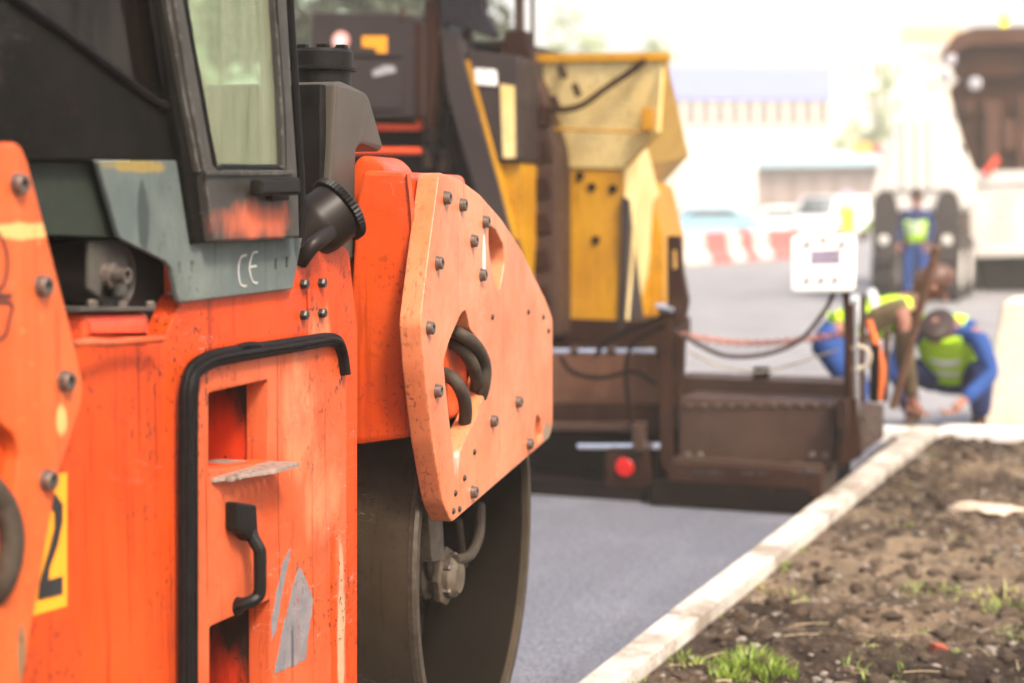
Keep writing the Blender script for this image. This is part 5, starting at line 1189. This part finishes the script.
# street lamp pole and trees
def tree(loc, h, r, label, m, seed=1, n=2600, cat='tree'):
    t = thing('tree', label, cat, loc, 'trees behind the works'); q = random.Random(seed)
    b = tube([(0, 0, 0), (0.1, 0, h * .3), (0, 0.1, h * .6), (0.05, 0, h * .85)], .2, 10, None, 4, rad=lambda s_: h * .022 * (1 - .8 * s_))
    for k in range(8):
        a = k * 2.4; z0 = h * (.3 + .06 * k); tube([(0, 0, z0), (math.cos(a) * r * .4, math.sin(a) * r * .4, z0 + r * .35), (math.cos(a) * r * .75, math.sin(a) * r * .75, z0 + r * .6)], .05, 6, b, 3, rad=lambda s_: h * .008 * (1 - .8 * s_))
    link('trunk', b, plain('bark', (0.10, 0.075, 0.055), 0.9), t, local=True)
    c = bmesh.new(); cl = [(Vector((q.gauss(0, .42) * r, q.gauss(0, .42) * r, h * .62 + q.gauss(0, .22) * h * .8)), r * q.uniform(.18, .36)) for _ in range(34)]
    for i in range(n):
        cc_, rr = q.choice(cl); dv = Vector((q.gauss(0, 1), q.gauss(0, 1), q.gauss(0, 1))).normalized() * rr * q.random() ** .4
        p_ = cc_ + dv; s_ = h * .022 * q.uniform(.6, 1.3); u_ = Vector((q.gauss(0, 1), q.gauss(0, 1), q.gauss(0, 1))).normalized(); v_ = u_.orthogonal().normalized()
        c.faces.new([c.verts.new(p_ + u_ * s_), c.verts.new(p_ + v_ * s_ * .5), c.verts.new(p_ - u_ * s_), c.verts.new(p_ - v_ * s_ * .5)])
    link('crown', c, m, t, local=True)
    return t
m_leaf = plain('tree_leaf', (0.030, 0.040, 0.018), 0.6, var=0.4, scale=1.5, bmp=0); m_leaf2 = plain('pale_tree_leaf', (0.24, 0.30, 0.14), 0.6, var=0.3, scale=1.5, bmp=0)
def at(x, D): p_ = FY(D).P(x, 204); return (p_.x, p_.y, 0)
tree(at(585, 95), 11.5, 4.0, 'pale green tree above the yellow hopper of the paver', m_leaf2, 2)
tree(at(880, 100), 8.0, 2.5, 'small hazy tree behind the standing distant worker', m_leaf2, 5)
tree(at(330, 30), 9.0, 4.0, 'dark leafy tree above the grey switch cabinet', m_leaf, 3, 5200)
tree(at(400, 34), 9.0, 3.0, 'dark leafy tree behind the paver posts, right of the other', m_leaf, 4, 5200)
p = at(668, 70); lp = thing('street_lamp', 'thin tall lamp pole rising behind the yellow hopper', 'street lamp', p)
link('pole', cyl(p, (p[0], p[1], 13), .07, r2=.05), plain('grey_pole', (0.40, 0.38, 0.35), 0.5), lp); link('lamp_arm', tube([(p[0], p[1], 12.9), (p[0] + .5, p[1], 13.3), (p[0] + 1.8, p[1], 13.4)], .05, 8), plain('grey_pole', (0.40, 0.38, 0.35)), lp)
link('lamp_head', bxm((p[0] + 1.6, p[1] - .15, 13.3), (p[0] + 2.3, p[1] + .15, 13.45), .03), plain('grey_pole', (0.40, 0.38, 0.35)), lp)
p = at(939, 80); lp = thing('street_lamp', 'thin tall lamp pole left of the dark feeder machine', 'street lamp', p)
link('pole', cyl(p, (p[0], p[1], 15), .08, r2=.05), plain('grey_pole', (0.40, 0.38, 0.35)), lp); link('lamp_head', bxm((p[0] - .2, p[1] - .15, 15), (p[0] + .6, p[1] + .15, 15.15), .03), plain('grey_pole', (0.40, 0.38, 0.35)), lp)
# ------------------------------------------------------------------ haze
HZ = bpy.data.materials.new('haze_air'); HZ.use_nodes = True; nt = HZ.node_tree
nt.nodes.remove(nt.nodes['Principled BSDF']); pv = nt.nodes.new('ShaderNodeVolumePrincipled')
pv.inputs['Color'].default_value = (1.0, 0.95, 0.85, 1); pv.inputs['Density'].default_value = HAZE; pv.inputs['Anisotropy'].default_value = 0.0
nt.links.new(pv.outputs[0], nt.nodes['Material Output'].inputs['Volume'])
hz = link('haze', bxm((-265, -65, -1.0), (265, 335, 42)), HZ, smooth=False); hz['kind'] = 'stuff'
# ------------------------------------------------------------------ light, world, camera
world = bpy.data.worlds.new('World'); S.world = world; world.use_nodes = True
wn = world.node_tree; bg = wn.nodes['Background']
sky = wn.nodes.new('ShaderNodeTexSky'); sky.sky_type = 'NISHITA'; sky.sun_disc = False
SUN_AZ, SUN_EL = 128.0, 50.0      # azimuth clockwise from +Y
sky.sun_elevation = R(SUN_EL); sky.sun_rotation = R(SUN_AZ)
sky.dust_density = 6.0; sky.air_density = 1.0; sky.ozone_density = 1.0; sky.altitude = 50
wn.links.new(sky.outputs[0], bg.inputs[0]); bg.inputs[1].default_value = 0.14
sl = bpy.data.lights.new('sun', 'SUN'); so = bpy.data.objects.new('sun', sl); COL.objects.link(so)
sl.energy = 2.4; sl.angle = R(12); sl.color = (1.0, 0.90, 0.76)
d = Vector((math.sin(R(SUN_AZ)) * math.cos(R(SUN_EL)), math.cos(R(SUN_AZ)) * math.cos(R(SUN_EL)), math.sin(R(SUN_EL))))
so.rotation_euler = d.to_track_quat('Z', 'Y').to_euler(); so.location = (5, 5, 20)
cd = bpy.data.cameras.new('camera'); co = bpy.data.objects.new('camera', cd); COL.objects.link(co)
co.matrix_world = Matrix.Translation(CAM) @ Matrix((rt, up, -fw)).transposed().to_4x4()
cd.sensor_width = 36; cd.lens = 36 * FPX / 1024; cd.clip_end = 3000; cd.clip_start = 0.05
cd.dof.use_dof = True; cd.dof.focus_distance = 3.9; cd.dof.aperture_fstop = (cd.lens / 1000) / 0.029; cd.dof.aperture_blades = 0
S.camera = co
S.view_settings.view_transform = 'Standard'; S.view_settings.look = 'None'; S.view_settings.gamma = 1
S.view_settings.exposure = 1.35
S.render.engine = 'CYCLES'
S.cycles.use_denoising = True
S.cycles.max_bounces = 8; S.cycles.volume_bounces = 1; S.cycles.volume_step_rate = 4; S.cycles.transparent_max_bounces = 16
S.cycles.use_adaptive_sampling = True; S.cycles.adaptive_threshold = 0.02
